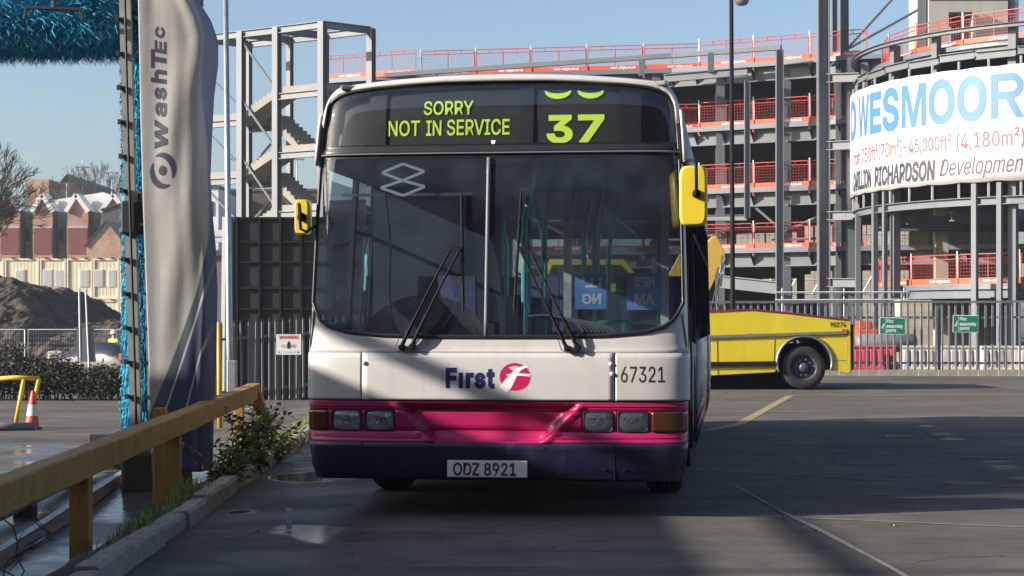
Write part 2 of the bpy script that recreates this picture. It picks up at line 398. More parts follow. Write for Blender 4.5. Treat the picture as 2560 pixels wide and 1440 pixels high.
    bs = N.new('ShaderNodeMath'); bs.operation = 'SUBTRACT'; bs.inputs[0].default_value = .7; L.new(mul(pud, .68), bs.inputs[1]); L.new(bs.outputs[0], bu.inputs['Strength'])
    L.new(noise(70, 4, .7), bu.inputs['Height']); L.new(bu.outputs[0], b.inputs['Normal'])
    return m
M['asphalt'] = ground_material()
gx = [-1500,-400,-150,-80,-50,-35,-25,-18,-13,-10,-8,-6.5,-5.5]+[-5+.25*i for i in range(17)]+[0,2,5,9,14,20,30,45,80,150,400,1500]
gy = [-300,-60,-20,-5,2,5]+[8+1.0*i for i in range(22)]+[32,35,38,42,46,50,56,62,70,80,90,110,150,300,800,2500]
tag(MB().grid(lambda x, y: (x, y, g(x, y)), gx, gy).build('ground', M['asphalt'], smooth=True), kind='structure')

# wash lane: wet concrete left of the rail
def lane_mat():
    m = mat('wet_concrete', (.085,.083,.08), .3, 0, .3, .8)
    nt = m.node_tree; N = nt.nodes; L = nt.links; b = N['Principled BSDF']; tc = N.new('ShaderNodeTexCoord')
    n = N.new('ShaderNodeTexNoise'); n.inputs['Scale'].default_value = .9; n.inputs['Detail'].default_value = 4; L.new(tc.outputs['Object'], n.inputs[0])
    r = N.new('ShaderNodeMapRange'); r.inputs[1].default_value = .42; r.inputs[2].default_value = .58; r.inputs[3].default_value = .08; r.inputs[4].default_value = .5; L.new(n.outputs[0], r.inputs[0]); L.new(r.outputs[0], b.inputs['Roughness'])
    n2 = N.new('ShaderNodeTexNoise'); n2.inputs['Scale'].default_value = 14; n2.inputs['Detail'].default_value = 4; L.new(tc.outputs['Object'], n2.inputs[0])
    bu = N.new('ShaderNodeBump'); bu.inputs['Strength'].default_value = .25; bu.inputs['Distance'].default_value = .02; L.new(n2.outputs[0], bu.inputs['Height']); L.new(bu.outputs[0], b.inputs['Normal'])
    return m
M['lane'] = lane_mat()
tag(MB().grid(lambda x, y: (x, y, g(x, y)+.006), [-8,-6.5,-5.5]+[-5+.25*i for i in range(10)]+[-2.6], [3+1.0*i for i in range(20)]).build('wash_lane', M['lane'], smooth=True), kind='structure')

# painted lines
M['line'] = mat('worn_white_line', (.23,.21,.185), .85, 0, .3, 4, dirt=1.0, dirtcol=(.115,.103,.09))
M['yline'] = mat('worn_yellow_line', (.30,.22,.10), .8, 0, .25, 3, dirt=.85, dirtcol=(.15,.135,.12))
lines = MB()
def stripe(pts, w, mi=0, h=.004):
    P = [GP(a, b) for a, b in pts]
    for p, q in zip(P, P[1:]):
        p.z = q.z = h; d = (q-p).normalized(); n = Vector((-d.y, d.x, 0))*w/2
        lines.add([p+n, p-n, q-n, q+n], [(0,1,2,3)], mi)
stripe([(1700,1080),(1767,1076.5),(1848,1060.5),(1975,989.5)], .14, 1)
stripe([(1975,988),(2800,986)], .14, 1, .0045)
stripe([(1760,1066),(2800,1073)], .05, 0)
stripe([(1730,1117),(2700,1152)], .05, 0)
stripe([(1740,1175),(2680,1224)], .05, 0)
stripe([(1700,1284),(1992,1295),(2680,1324)], .045, 0)
stripe([(1838,1215),(1952,1279)], .022, 0, .0048); stripe([(1952,1279),(2036,1319),(2120,1363)], .040, 0, .0048); stripe([(2120,1363),(2227,1420),(2330,1480)], .032, 0, .0048)
stripe([(560,1040),(640,1022),(700,1016)], .1, 0, .03); stripe([(640,1042),(760,1036)], .08, 0, .03)
tag(lines.build('line_markings', [M['line'], M['yline']]), kind='structure')

# soil bed between kerb and rail
def kx(y): return -1.745-.0275*y          # right edge of the kerb
def rx(y): return -2.37-.0257*(y-9.94)    # centre of the rail
M['soil'] = mat('damp_soil', (.055,.046,.035), .9, 0, .45, 9, bump=1.0, bscale=25)
def soilz(s, y): return g(lerp(rx(y)-.16, kx(y)-.12, s), y)*0+lerp(g(rx(y)-.3, y)+.01, g(kx(y), y)+.06, sm(0,.75,s))+.02*sin(s*pi)+.015*sin(y*3.1+s*7)+.012*sin(y*7.7-s*5)
tag(MB().grid(lambda s, y: (lerp(rx(y)-.16, kx(y)-.12, s), y, soilz(s, y)), [i/8 for i in range(9)], [4+.25*i for i in range(73)]).build('soil_bed', M['soil'], smooth=True), kind='structure')

# kerb: stones laid end to end, each a part
kerb = thing('kerb', 'worn concrete kerb edging the planted strip beside the yellow rail', 'kerb')
R = random.Random(3)
kmes = []
for k in range(3):
    b = MB(); Lk = .905; n = 6
    prof = [(-.062,-.15),(-.062,.0),(-.05,.008),(.045,.008),(.062,-.012),(.064,-.15)]
    vs = []
    for i in range(n+1):
        for j, (a, h) in enumerate(prof):
            vs.append((a+R.uniform(-.004,.004), -Lk/2+Lk*i/n, h+R.uniform(-.005,.005)*(h > -.1)))
    fs = [(i*6+j, i*6+j+1, (i+1)*6+j+1, (i+1)*6+j) for i in range(n) for j in range(5)]+[(0,1,2,3,4,5), tuple(n*6+j for j in range(6))[::-1]]
    b.add(vs, fs); kmes.append(b.mesh('kerb_stone', M['kerbstone']))
y = 4.5
while y < 25:
    o = put('kerb_stone', kmes[R.randrange(3)], kerb, (kx(y)-.062+R.uniform(-.016,.016), y, g(kx(y), y)+.105+R.uniform(-.016,.016)), math.atan(.0275)+R.uniform(-.02,.02)); o.rotation_euler.y = R.uniform(-.05,.05); y += .925
    o.scale = (1, 1, 1)

# hills / distant low land
M['hill'] = mat('distant_scrub', (.10,.095,.07), 1, 0, .3, .02)
def hz(x, y): return 6.5*sm(240, 420, y)+1.5*sin(x*.013)+1.2*sin(x*.031+1)-2
tag(MB().grid(lambda x, y: (x, y, hz(x, y)*sm(210, 260, y)-1.4*(1-sm(210,260,y))), [-900+60*i for i in range(31)], [205,220,240,270,320,400,600,900]).build('hills', M['hill'], smooth=True), kind='structure')

# ------------------------------------------------------------------ wash shed to the left, beside the camera (it shades the lane)
M['clad'] = mat('shed_cladding', (.28,.30,.32), .55, .1, .1, 1, streak=2, dirt=.3)
shed = thing('depot_shed', 'grey clad bus depot shed left of the wash lane outside the picture', 'building', (-15.2, 0, 0))
EX = -9.0; EH = .42*(.72-EX)      # eave position and height that put the edge of its shade beside the bus
sh = MB(); sh.box((0, -2.4, EH/2), (12.4, 29.2, EH)); sh.build('wall', M['clad'], shed)
sh = MB(); sh.box((0, -2.4, EH+.06), (12.6, 29.4, .12)); sh.build('roof', M['darksteel'], shed)
gr = MB(); gr.tube([(6.15, -17, EH+.50), (6.15, 12.1, EH+.50)], .065, 10)
for k in range(8): gr.tube([(6.15, -16+3.6*k, EH+.1), (6.15, -16+3.6*k, EH+.50)], .03, 6)
gr.each('roof_rail', M['galv'], shed)

blocker = thing('sky_blocker', 'long brick block added unseen behind the camera to cut sky light', 'building', (6, -14, 0))  # unseen block added behind the camera, keeps sky light off the shaded yard
M['blockerbrick'] = mat('blocker_brick', (.16,.10,.075), .85, 0, .15, .7)
b = MB(); b.box((0,0,5.9), (74,14,11.8)); b.build('wall', M['blockerbrick'], blocker)
b = MB(); b.box((0,0,11.95), (75,15,.3)); b.build('roof', M['darksteel'], blocker)
for k in range(8): b = MB(); b.box((-31.5+9*k, 7.03, 2.4), (5.2,.1,4.8)); b.build('blocker_door', M['clad'], blocker)
# ------------------------------------------------------------------ palisade fences
M['pale'] = mat('palisade_galvanised', (.14,.152,.172), .5, .4, .15, 5, dirt=.15, dirtcol=(.2,.2,.2))
def pale_mesh(h):
    b = MB(); w = .027; d = .014; t = .004
    prof = [(-w, 0), (-w*.55, -d), (-.006, -d*.2), (.006, -d*.2), (w*.55, -d), (w, 0)]
    zs = [.05, h-.22, h-.11]
    vs = []
    for z in zs:
        for x, y in prof: vs.append((x, y, z))
    n = 6; fs = [(i*n+j, i*n+j+1, (i+1)*n+j+1, (i+1)*n+j) for i in range(2) for j in range(5)]
    # split point bent towards the viewer
    k = len(vs); vs += [(-.03, -.05, h-.02), (0, -.035, h), (.03, -.05, h-.02)]
    b0 = 2*n
    fs += [(b0, b0+1, k), (b0+1, b0+2, k+1), (b0+2, b0+3, k+1), (b0+3, b0+4, k+1), (b0+4, b0+5, k+2)]
    b.add(vs, fs); return b.mesh('pale', M['pale'])
def palisade(name, label, pts, h, pitch, bay=2.75, top=True):
    root = thing(name, label, 'fence'); me = pale_mesh(h); run = 0
    for (x0, y0, z0), (x1, y1, z1) in zip(pts, pts[1:]):
        a = Vector((x0, y0, z0)); b = Vector((x1, y1, z1)); L = (b-a).length; n = int(L/pitch); rz = math.atan2(y1-y0, x1-x0)
        for i in range(n+1):
            p = a.lerp(b, i*pitch/L); o = put('pale', me, root, p, rz+random.uniform(-.04,.04)); o.rotation_euler.x = random.uniform(-.012,.012); o.rotation_euler.y = random.uniform(-.01,.01)
        off = Vector((-sin(rz), cos(rz), 0))*.035
        for hh in ((.30, h-.40, h-.015) if top else (.30, h-.40)):
            r = MB(); r.beam(a+off+Vector((0,0,hh)), b+off+Vector((0,0,hh)), .02, .055); r.build('rail', M['pale'], root)
        for i in range(int(L/bay)+1):
            p = a.lerp(b, min(1, i*bay/L))+off*2.2
            q = MB(); q.ibeam(p, p+Vector((0,0,h-.1)), .06, .10, up=(0,1,0)); q.build('post', M['pale'], root)
    return root
FR = [(X(1560,44.8), 44.8, 0), (X(2066,44.6), 44.6, 0), (X(2446,44.2), 44.2, 0), (X(2760,43.8), 43.8, .02)]
palisade('palisade_fence', 'grey palisade fence behind the yellow recovery truck carrying two green signs', FR, 1.82, .166)
FL = [(X(552,36.6), 36.6, g(X(552,36.6), 36.6)), (X(940,38.2), 38.2, g(X(940,38.2), 38.2))]
palisade('palisade_fence', 'grey palisade fence left of the bus carrying a white warning sign', FL, 1.78, .150, top=False)
# kerb below the right fence
kb = thing('kerb', 'low concrete kerb along the foot of the palisade fence on the right', 'kerb')
m_ = MB(); m_.box((0,0,.06), (.97,.2,.17)); me = m_.mesh('kerb_stone', M['kerbstone'])
for i in range(24):
    t = i/23; p = Vector((X(1560,44.4), 44.45, 0)).lerp(Vector((X(2700,43.4), 43.55, 0)), t); put('kerb_stone', me, kb, (p.x, p.y, 0))

# signs on the fences
M['signgreen'] = mat('sign_green', (.012,.17,.105), .45, 0, .08, 3)
M['signwhite'] = mat('sign_white', (.75,.75,.73), .45, 0, .05, 3)
M['signred'] = mat('sign_red', (.65,.04,.04), .5, 0, .05, 3)
M['ink'] = mat('black_ink', (.02,.02,.022), .5, 0, .05, 3)
M['inkgrey'] = mat('grey_ink', (.2,.21,.22), .5, 0, .05, 3)
fire = {k: text2d(k, w=w, h=h, bold=.02) for k, w, h in (('Fire', .165, .088), ('assembly', .405, .105), ('point', .24, .10))}
def fire_sign(px0, px1, py0, py1, d, label):
    w = (px1-px0)/F*d; h = (py1-py0)/F*d
    t = thing('fire_sign', label, 'sign', W((px0+px1)/2, (py0+py1)/2, d), 0, 'fire assembly point signs'); t.rotation_euler.y = .02
    b = MB(); b.box((0,0,0), (w, .006, h)); b.build('plate', M['signwhite'], t, bevel=.004)
    b = MB(); f = lambda x0, x1, z0, z1, y=-.005: b.add([(x0,y,z0),(x1,y,z0),(x1,y,z1),(x0,y,z1)], [(0,1,2,3)])
    xs = -w/2+.135*w/.63; f(-w/2+.012, xs-.006, -h/2+.012, h/2-.012); f(xs+.006, w/2-.012, -h/2+.012, h/2-.012); b.build('green_panel', M['signgreen'], t)
    b = MB()
    for k, zz in (('Fire', .075), ('assembly', -.065), ('point', -.165)): lettering(b, fire[k], lambda a, c: (xs+.035+a, -.008, zz+c))
    ribbon(b, [(-w/2+.035, -.03), (-w/2+.06, -.07), (-w/2+.115, .06)], [.012,.03,.02], lambda a, c: (a, -.008, c)); b.build('lettering', M['whiteprint'], t)
fire_sign(2199, 2263, 794, 836, 44.15, 'green fire assembly point sign nearer the yellow truck')
fire_sign(2382, 2446, 788, 831, 43.95, 'green fire assembly point sign farther right from the yellow truck')
def warn():
    d = 36.75; px0, px1, py0, py1 = 691, 753, 836, 887; w = (px1-px0)/F*d; h = (py1-py0)/F*d
    t = thing('warning_sign', 'white warning sign with red heading on the fence left of the bus', 'sign', W((px0+px1)/2, (py0+py1)/2, d), radians(3))
    b = MB(); b.box((0,0,0), (w,.006,h)); b.build('plate', M['signwhite'], t, bevel=.004)
    b = MB(); lettering(b, text2d('WARNING', w=w*.78, h=.075, bold=.02), lambda a, c: (-w*.39+a, -.006, h*.27+c)); b.build('heading', M['signred'], t)
    b = MB(); lettering(b, text2d('GU', h=.06), lambda a, c: (-w*.29+a, -.006, -.06+c)); lettering(b, text2d('RD', h=.06), lambda a, c: (w*.1+a, -.006, -.06+c))
    lettering(b, text2d('0800 634 3494', h=.03), lambda a, c: (-w*.24+a, -.006, -h*.40+c)); 
    for s in (-1, 1): b.add([(s*w*.38-.012,-.006,-h*.42),(s*w*.38+.012,-.006,-h*.42),(s*w*.38+.012,-.006,-h*.33),(s*w*.38-.012,-.006,-h*.33)], [(0,1,2,3)])
    b.build('lettering', M['inkgrey'], t)
    b = MB(); b.prism([(-.03,-.08),(.03,-.08),(.036,.0),(.02,.05),(.006,.075),(-.02,.05),(-.034,0)], lambda a, c: (a,-.0065,c), lambda a, c: (a,-.003,c)); b.build('emblem', M['ink'], t)
warn()
# ------------------------------------------------------------------ the bus
BY = radians(7.0)
BX0 = X(1233, 11.9)
bus = thing('bus', 'white single-deck bus with magenta and navy front showing SORRY NOT IN SERVICE 37', 'bus', (BX0, 11.9, 0), -BY)
PXM = 381.0
def bu_(px):              # across the bus front: which point of it stands behind this column of the photograph
    k = (px-1280)/F; u = 0
    for _ in range(6): v = .24*(1-max(0, 1-min(1, abs(u)/1.27)**4.8)**(1/4.8)); u = (k*(11.9+v*cos(BY))-BX0-v*sin(BY))/(cos(BY)+k*sin(BY))
    return u
RT = [(.25,.07),(.34,.025),(.50,.0),(.55,.02),(.80,.012),(1.0,.012),(1.2,.03),(1.4,.05),(2.0,.12),(2.4,.17),(2.75,.215),(2.88,.24),(3.0,.30)]
def bz_(py):              # height on the bus front behind this row of the photograph
    z = 1.5
    for _ in range(5): z = EYE+(HZ-py)/F*(11.9+interp(RT, z))
    return z
M['buswhite'] = mat('bus_white', (.55,.53,.51), .36, 0, .06, 1.8, coat=.15, dirt=.42, streak=2.2, dirtcol=(.36,.325,.28))
M['pink'] = mat('bus_magenta', (.44,.012,.105), .36, 0, .10, 2, coat=.15, dirt=.25, dirtcol=(.22,.03,.07))
M['navy'] = mat('bus_navy', (.009,.010,.034), .38, 0, .15, 2, coat=.2, dirt=.5, streak=2.0, dirtcol=(.045,.042,.05))
M['pinkink'] = mat('logo_magenta', (.50,.01,.09), .4, 0, .03, 2)
M['navyink'] = mat('logo_navy', (.022,.018,.11), .4, 0, .03, 2)
M['screen'] = glass('windscreen_glass', (.66,.74,.78), 1.0, .026, (.38,.50,.70), ((bu_(1017), bz_(869), 1.10), (bu_(1431), bz_(869), 1.08)))
M['blindglass'] = glass('blind_glass', (.86,.90,.90), 1.0, .004, (.4,.45,.5))
M['sideglass'] = glass('side_window_glass', (.74,.80,.80), 1.0, .03)
M['seal'] = mat('window_rubber', (.016,.016,.018), .4, 0, .15, 8)
M['blindblack'] = mat('blind_black', (.007,.009,.011), .55, 0, .2, 3)
M['blindcloth'] = mat('blind_cloth', (.009,.013,.014), .6, 0, .15, 3)
M['blindyellow'] = mat('blind_yellow_green', (.60,.85,.06), .6, 0, .04, 6)
M['mirroryellow'] = mat('mirror_yellow', (.70,.52,.03), .38, 0, .06, 3, coat=.3, dirt=.1, dirtcol=(.4,.3,.05))
M['amber'] = mat('amber_lens', (.075,.022,.008), .2, 0, .12, 20, coat=.6)
M['greytrim'] = mat('grey_trim', (.16,.16,.165), .5, 0, .1, 4)
WT = [(.25,1.245),(.34,1.265),(.52,1.28),(1.0,1.28),(1.4,1.272),(2.0,1.258),(2.40,1.242),(2.65,1.225),(2.78,1.208),(2.84,1.185),(2.92,1.11)]
LC, PE = .24, 4.8
def bw(z): return interp(WT, z)
def Sth(s, z):          # s in -1..1 across the front (superellipse parameter)
    w = bw(z); th = abs(s)*pi/2
    u = w*sin(th)**(2/PE) if th > 0 else 0
    return Vector((math.copysign(u, s), interp(RT, z)+LC*(1-max(0, cos(th))**(2/PE)), z))
def s_of(u, z):
    a = min(1, abs(u)/bw(z)); return math.copysign(math.asin(a**(PE/2))/(pi/2), u)
def S(u, z, off=0):
    s = s_of(u, z); p = Sth(s, z)
    if off:
        e = .012; s0 = max(-1, s-e); s1 = min(1, s+e)
        a = Sth(s1, z)-Sth(s0, z); b = Sth(s, z+e)-Sth(s, z-e); n = a.cross(b)
        n.normalize()
        if n.y > 0: n = -n
        if abs(s) > .995: n = Vector((math.copysign(1, s), -.02, .0)).normalized()
        p = p+n*off
    return p
def us_(a, b, n=28):     # samples dense towards the corners
    return [a+(b-a)*i/n for i in range(n+1)]
def panel(name, m, u0, u1, z0, z1, off=0, nu=28, nz=4, solid=.012):
    b = MB(); b.grid(lambda u, z: S(u, z, off), us_(u0, u1, nu), [lerp(z0, z1, i/nz) for i in range(nz+1)])
    return b.build(name, m, bus, smooth=True, solid=solid)
EDGE = .9995
# --- navy bumper
b = MB(); ss = [-1+2*i/72 for i in range(73)]
b.grid(lambda s, z: Sth(s, z), ss, [.25,.27,.30,.34,.40,.46,.505]); b.build('bumper', M['navy'], bus, smooth=True, solid=.015)
b = MB(); b.grid(lambda s, t: Sth(s, .252)+Vector((0, .25*t, -.01*t))*(1), ss, [0, .3, 1]); b.build('bumper_underside', M['black'], bus)
sm_ = MB()
for px in (905, 1536): sm_.tube([S(bu_(px), z, .0015) for z in (.262,.33,.40,.46,.502)], .0035, 5)
sm_.each('seam', M['black'], bus)
fx = MB()
for px, z in ((800,.33),(880,.33),(930,.33),(1080,.47),(1360,.47),(1510,.33),(1560,.33),(1680,.33),(1045,.30),(1400,.30)):
    fx.lathe([(0,.004),(.009,.003),(.011,-.002)], 10, Matrix.Translation(S(bu_(px), z, .001))@Matrix.Rotation(pi/2, 4, 'X'))
fx.each('fixing', M['black'], bus)
# --- magenta band with lamp openings and sunken middle
LZ0, LZ1 = .578, .716
lampsL = [(bu_(828), bu_(904)), (bu_(911), bu_(986))]; lampsR = [(bu_(1457), bu_(1533)), (bu_(1543), bu_(1621))]
indL = (-1.278, bu_(818)); indR = (bu_(1629), 1.262)
UC = bu_(1217)
def edge(z): return lerp(.37, .60, (z-.52)/(.755-.52))
def pk(u, z):
    k = sm(0, .035, edge(z)-abs(u-UC))*sm(.768, .745, z)*sm(.508, .535, z)
    lip = .018*sm(.045, 0, abs(edge(z)+.03-abs(u-UC)))*sm(.77, .74, z)
    return S(u, z, -.065*k+lip)
b = MB()
zr = [.507,.515,.53,.55,LZ0,.62,.66,.69,LZ1,.735,.745,.755,.765,.78]
def strip(u0, u1, z0, z1, n):
    zz = [z for z in zr if z0-1e-6 <= z <= z1+1e-6]; b.grid(pk, us_(u0, u1, n), zz)
strip(-1.2795, 1.2795, .507, LZ0, 130); strip(-1.2795, 1.2795, LZ1, .78, 130)
cuts = [indL]+lampsL+lampsR+[indR]; a = -1.2795
for c0, c1 in cuts+[(1.2795, None)]:
    if c0-a > .004: strip(a, c0, LZ0, LZ1, max(2, int((c0-a)/.02)))
    a = c1
b.build('headlight_band', M['pink'], bus, smooth=True, solid=.006)
for c0, c1 in (lampsL[0][0]-.02, lampsL[1][1]+.16), (lampsR[0][0]-.16, lampsR[1][1]+.02): pass
# thin raised bead round each lamp group
bd = MB()
for sg, poly in ((1, [(-1.27,.748),(-.70,.748),(-.445,.533),(-1.27,.541)]), (1, [(1.27,.748),(.585,.748),(.33,.533),(1.27,.541)])):
    pts = []
    for (a0, z0), (a1, z1) in zip(poly, poly[1:]):
        for i in range(24): pts.append(S(lerp(a0, a1, i/24), lerp(z0, z1, i/24), .004))
    bd.tube(pts, .004, 6)
bd.each('bead', M['pink'], bus, smooth=True)
sc = MB()
for u, z in ((-.655,.685),(-.515,.557),(.525,.685),(.39,.557)): 
    p = S(u, z, .012); sc.lathe([(0,0),(.008,0),(.006,.004),(0,.005)], 8, Matrix.Translation(p)@Matrix.Rotation(pi/2, 4, 'X'))
sc.each('screw', M['chrome'], bus)
def rrect(u0, u1, z0, z1, n, e=4.0, k=1.0):
    cx, cz, rx_, rz_ = (u0+u1)/2, (z0+z1)/2, (u1-u0)/2*k, (z1-z0)/2*k; out = []
    for i in range(n):
        t = 2*pi*i/n; c, s = cos(t), sin(t)
        out.append((cx+rx_*math.copysign(abs(c)**(2/e), c), cz+rz_*math.copysign(abs(s)**(2/e), s)))
    return out
M['reflector'] = mat('lamp_reflector', (.95,.95,.96), .16, 1, .05, 9, bump=.55, bscale=26)
M['lampglass'] = glass('lamp_glass', (.95,.96,.97), 1, .03, (.75,.78,.82))
M['bulb'] = mat('bulb_cap', (.25,.2,.17), .3, .5, .1, 9)
def lamp(u0, u1):
    n = 40; o_ = rrect(u0, u1, LZ0, LZ1, n, 30); i_ = rrect(u0, u1, LZ0, LZ1, n, 5, .93)
    b = MB(); vs = [S(u, z, .002) for u, z in o_]+[S(u, z, .010) for u, z in i_]+[S(u, z, -.012) for u, z in rrect(u0, u1, LZ0, LZ1, n, 5, .91)]
    b.add(vs, [(i, (i+1) % n, (i+1) % n+n, i+n) for i in range(n)]+[(i+n, (i+1) % n+n, (i+1) % n+2*n, i+2*n) for i in range(n)])
    h = b.build('headlight', M['rubber'], bus, smooth=True)
    b = MB(); rings = [(.91,-.012),(.80,-.05),(.6,-.075),(.35,-.09),(.1,-.095)]; vs = []
    for k, o in rings: vs += [S(u, z, o) for u, z in rrect(u0, u1, LZ0, LZ1, n, 4, k)]
    b.add(vs, [(r*n+i, r*n+(i+1) % n, (r+1)*n+(i+1) % n, (r+1)*n+i) for r in range(4) for i in range(n)]+[tuple(4*n+i for i in range(n))]); b.build('reflector', M['reflector'], h, smooth=True)
    b = MB(); c = S((u0+u1)/2, (LZ0+LZ1)/2, -.05); b.lathe([(0,0),(.018,.004),(.022,.012),(.018,.03),(.008,.045)], 12, Matrix.Translation(c)@Matrix.Rotation(pi/2, 4, 'X')@Matrix.Translation((0,0,-.01))); b.build('bulb_shield', M['bulb'], h, smooth=True)
    b = MB(); vs = []
    for k, o in ((.93,.0),(.8,.009),(.5,.014),(.15,.016)): vs += [S(u, z, o) for u, z in rrect(u0, u1, LZ0, LZ1, n, 5, k)]
    b.add(vs, [(r*n+i, r*n+(i+1) % n, (r+1)*n+(i+1) % n, (r+1)*n+i) for r in range(3) for i in range(n)]+[tuple(3*n+i for i in range(n))]); b.build('lens', M['lampglass'], h, smooth=True)
for L_ in lampsL+lampsR: lamp(*L_)
for u0, u1 in (indL, indR):
    b = MB(); b.grid(lambda u, z: S(u, z, .008+.004*sin(z*900)*0), us_(u0, u1, 12), [LZ0+.004+(LZ1-LZ0-.008)*i/8 for i in range(9)]); b.build('indicator', M['amber'], bus, smooth=True, solid=.02)
# --- white lower front: two fixed side panels and the centre flap, seam between
ZB = [(0,1.205),(.35,1.206),(.6,1.214),(.8,1.238),(.9,1.272),(.96,1.325),(1,1.43)]
ZT = [(0,bz_(206)),(.3,bz_(207)),(.5,bz_(211)),(.7,bz_(217)),(.84,bz_(224)),(.91,bz_(233)),(.96,bz_(247)),(.985,bz_(264)),(1,2.60)]
def umax(z): return bw(z)-.028
def zb(c): return interp(ZB, abs(c))
def zt(c): return interp(ZT, abs(c))
cf0, cf1 = bu_(904), bu_(1537); ZS = bz_(881)       # flap
def step(z): return .012*sm(ZS+.03, ZS-.005, z)
def lowfn(u, z): return S(u, z, step(z))
for nm, u0, u1 in (('side_panel', -1.2795, cf0-.004), ('centre_flap', cf0+.003, cf1-.003), ('side_panel', cf1+.004, 1.2795)):
    b = MB(); b.grid(lowfn, us_(u0, u1, 40), [.786,.80,.85,.92,1.0,1.06,ZS-.004]); b.build(nm, M['buswhite'], bus, smooth=True, solid=.014)
b = MB(); b.grid(lambda u, z: S(u, z, -.02), us_(-1.27, 1.27, 60), [.765, .95, 1.12]); b.build('inner_panel', M['black'], bus)
# scuttle panel between flap and windscreen
b = MB(); cs = [-1+2*i/80 for i in range(81)]
def scut(c, t):
    z1 = zb(c)-.004; u = c*(umax(z1)); z = lerp(ZS, z1, t); uu = c*lerp(bw(ZS)-.0005, umax(z1), 1 if abs(c) < .9 else t)
    return S(c*(bw(z)-.001) if abs(c) > .999 else c*lerp(1.2795, umax(z1), t), z, step(z))
b.grid(scut, cs, [0,.15,.3,.5,.75,1]); b.build('scuttle_panel', M['buswhite'], bus, smooth=True, solid=.014)
for sg in (-1, 1):      # corner pillars beside the glass and white frame above the blind
    b = MB(); zz = [1.09,1.15,1.2,1.3,1.43,1.6,1.9,2.2,2.4,2.5,2.6,2.66,2.72,2.77]
    b.grid(lambda t, z: S(sg*lerp(umax(z) if z >= 1.43 else lerp(1.2795, umax(1.43), sm(1.09, 1.43, z))-.004, bw(z), t), z), [0,.25,.5,.75,1], zz); b.build('corner_pillar', M['buswhite'], bus, smooth=True)
kn = MB()
for px, py in ((911,909),(1527,910),(1530,934)):
    kn.lathe([(0,.012),(.012,.011),(.016,.004),(.016,-.01)], 14, Matrix.Translation(S(bu_(px), bz_(py), .012))@Matrix.Rotation(pi/2, 4, 'X'))
kn.each('flap_lock', M['galvpaint'], bus, smooth=True)
# --- roof
def zroof(u):
    a = abs(u)
    return 2.985-.060*(a/1.06)**2 if a <= 1.06 else 2.925-.22*(1-sqrt(max(0, 1-((a-1.06)/.155)**2)))
ru = [-1.215+.01*i for i in range(16)]+[-1.06+.0706667*i for i in range(31)]+[1.065+.01*i for i in range(16)]
ru = sorted(set(round(min(1.2149, max(-1.2149, u)), 4) for u in ru))
def rooff(u, t):
    c = min(1, abs(u)/1.20); zl = min(zt(c)+.004, zroof(u)-.02) if abs(u) < 1.19 else zt(1.0)+.03
    zl = min(zl, zroof(u)-.012)
    v0 = S(max(-1.10, min(1.10, u)), min(zl, 2.89), .012).y+.35*max(0, abs(u)-1.10)
    rows = [(0, zl), (-.004, lerp(zl, zroof(u), .35)), (.012, lerp(zl, zroof(u), .72)), (.05, lerp(zl, zroof(u), .93)), (.12, zroof(u)), (.5, zroof(u)+.012), (2, zroof(u)+.02), (10.3, zroof(u)+.02)]
    dv, z = rows[t]; return Vector((u, v0+dv, z))
b = MB(); b.grid(rooff, ru, list(range(8))); b.build('roof', M['buswhite'], bus, smooth=True, solid=.02)
for px, sg in ((852, -1), (1643, 1)):
    p = S(bu_(px), 2.86, .02); p.z = bz_(213)+.0
    b = MB(); b.box((p.x, p.y+.03, p.z), (.11, .07, .032), rz=-sg*.35); b.build('marker_light', mat('marker_lens', (.25,.22,.2), .25, 0, .1, 20, coat=.5) if sg < 0 else bpy.data.materials['marker_lens'], bus, bevel=.008)
# --- glazing
BZ0, BZ1 = bz_(391), bz_(363)
def gl(c, t, z0f, z1f, off=0, out=0):
    z = lerp(z0f(c), z1f(c), t); u = c*(umax(max(1.43, min(2.60, z)))+out); return S(u, z, off)
def wpt(c, z, off=0): return S(c*umax(max(1.43, min(2.6, z))), z, off)
cm = -.042
tt = [0,.05,.1,.2,.3,.4,.5,.6,.7,.8,.9,1]
for c0, c1 in ((-1, cm), (cm, 1)):
    b = MB(); b.grid(lambda c, t: gl(c, t, zb, lambda c: BZ0), [lerp(c0, c1, i/36) for i in range(37)], tt); b.build('windscreen', M['screen'], bus, smooth=True)
b = MB(); b.grid(lambda c, t: gl(c, t, lambda c: BZ1, zt), [-1+2*i/64 for i in range(65)], [i/10 for i in range(11)]); b.build('destination_glass', M['blindglass'], bus, smooth=True)
# rubber seal round the whole opening, mullion, band between
def boundary():
    P = []
    for i in range(81): c = -1+2*i/80; P.append((c, zb(c)))
    for i in range(1, 25): P.append((1, lerp(1.43, 2.60, i/24)))
    for i in range(1, 81): c = 1-2*i/80; P.append((c, zt(c)))
    for i in range(1, 24): P.append((-1, lerp(2.60, 1.43, i/24)))
    return P
BP = [wpt(c, z, .006) for c, z in boundary()]; BP.append(BP[0])
b = MB(); b.tube(BP, .013, 8, cap=False); b.build('window_seal', M['seal'], bus, smooth=True)
b = MB(); b.grid(lambda c, z: wpt(c, z, .010 if abs(z-(BZ0+BZ1)/2) < .03 else .0), [-1+2*i/64 for i in range(65)], [BZ0-.008,BZ0,BZ0+.008,BZ0+.03,BZ1-.03,BZ1-.008,BZ1,BZ1+.012]); b.build('header_band', M['seal'], bus, smooth=True, solid=.03)
b = MB(); b.tube([wpt(c, BZ0+.022, .014) for c in [-1+2*i/64 for i in range(65)]], .006, 6); b.build('band_trim', M['greytrim'], bus, smooth=True)
b = MB(); b.tube([wpt(cm, z, .008) for z in [1.205+.12*i for i in range(11)]], .014, 8); b.build('mullion', M['greytrim'], bus, smooth=True)
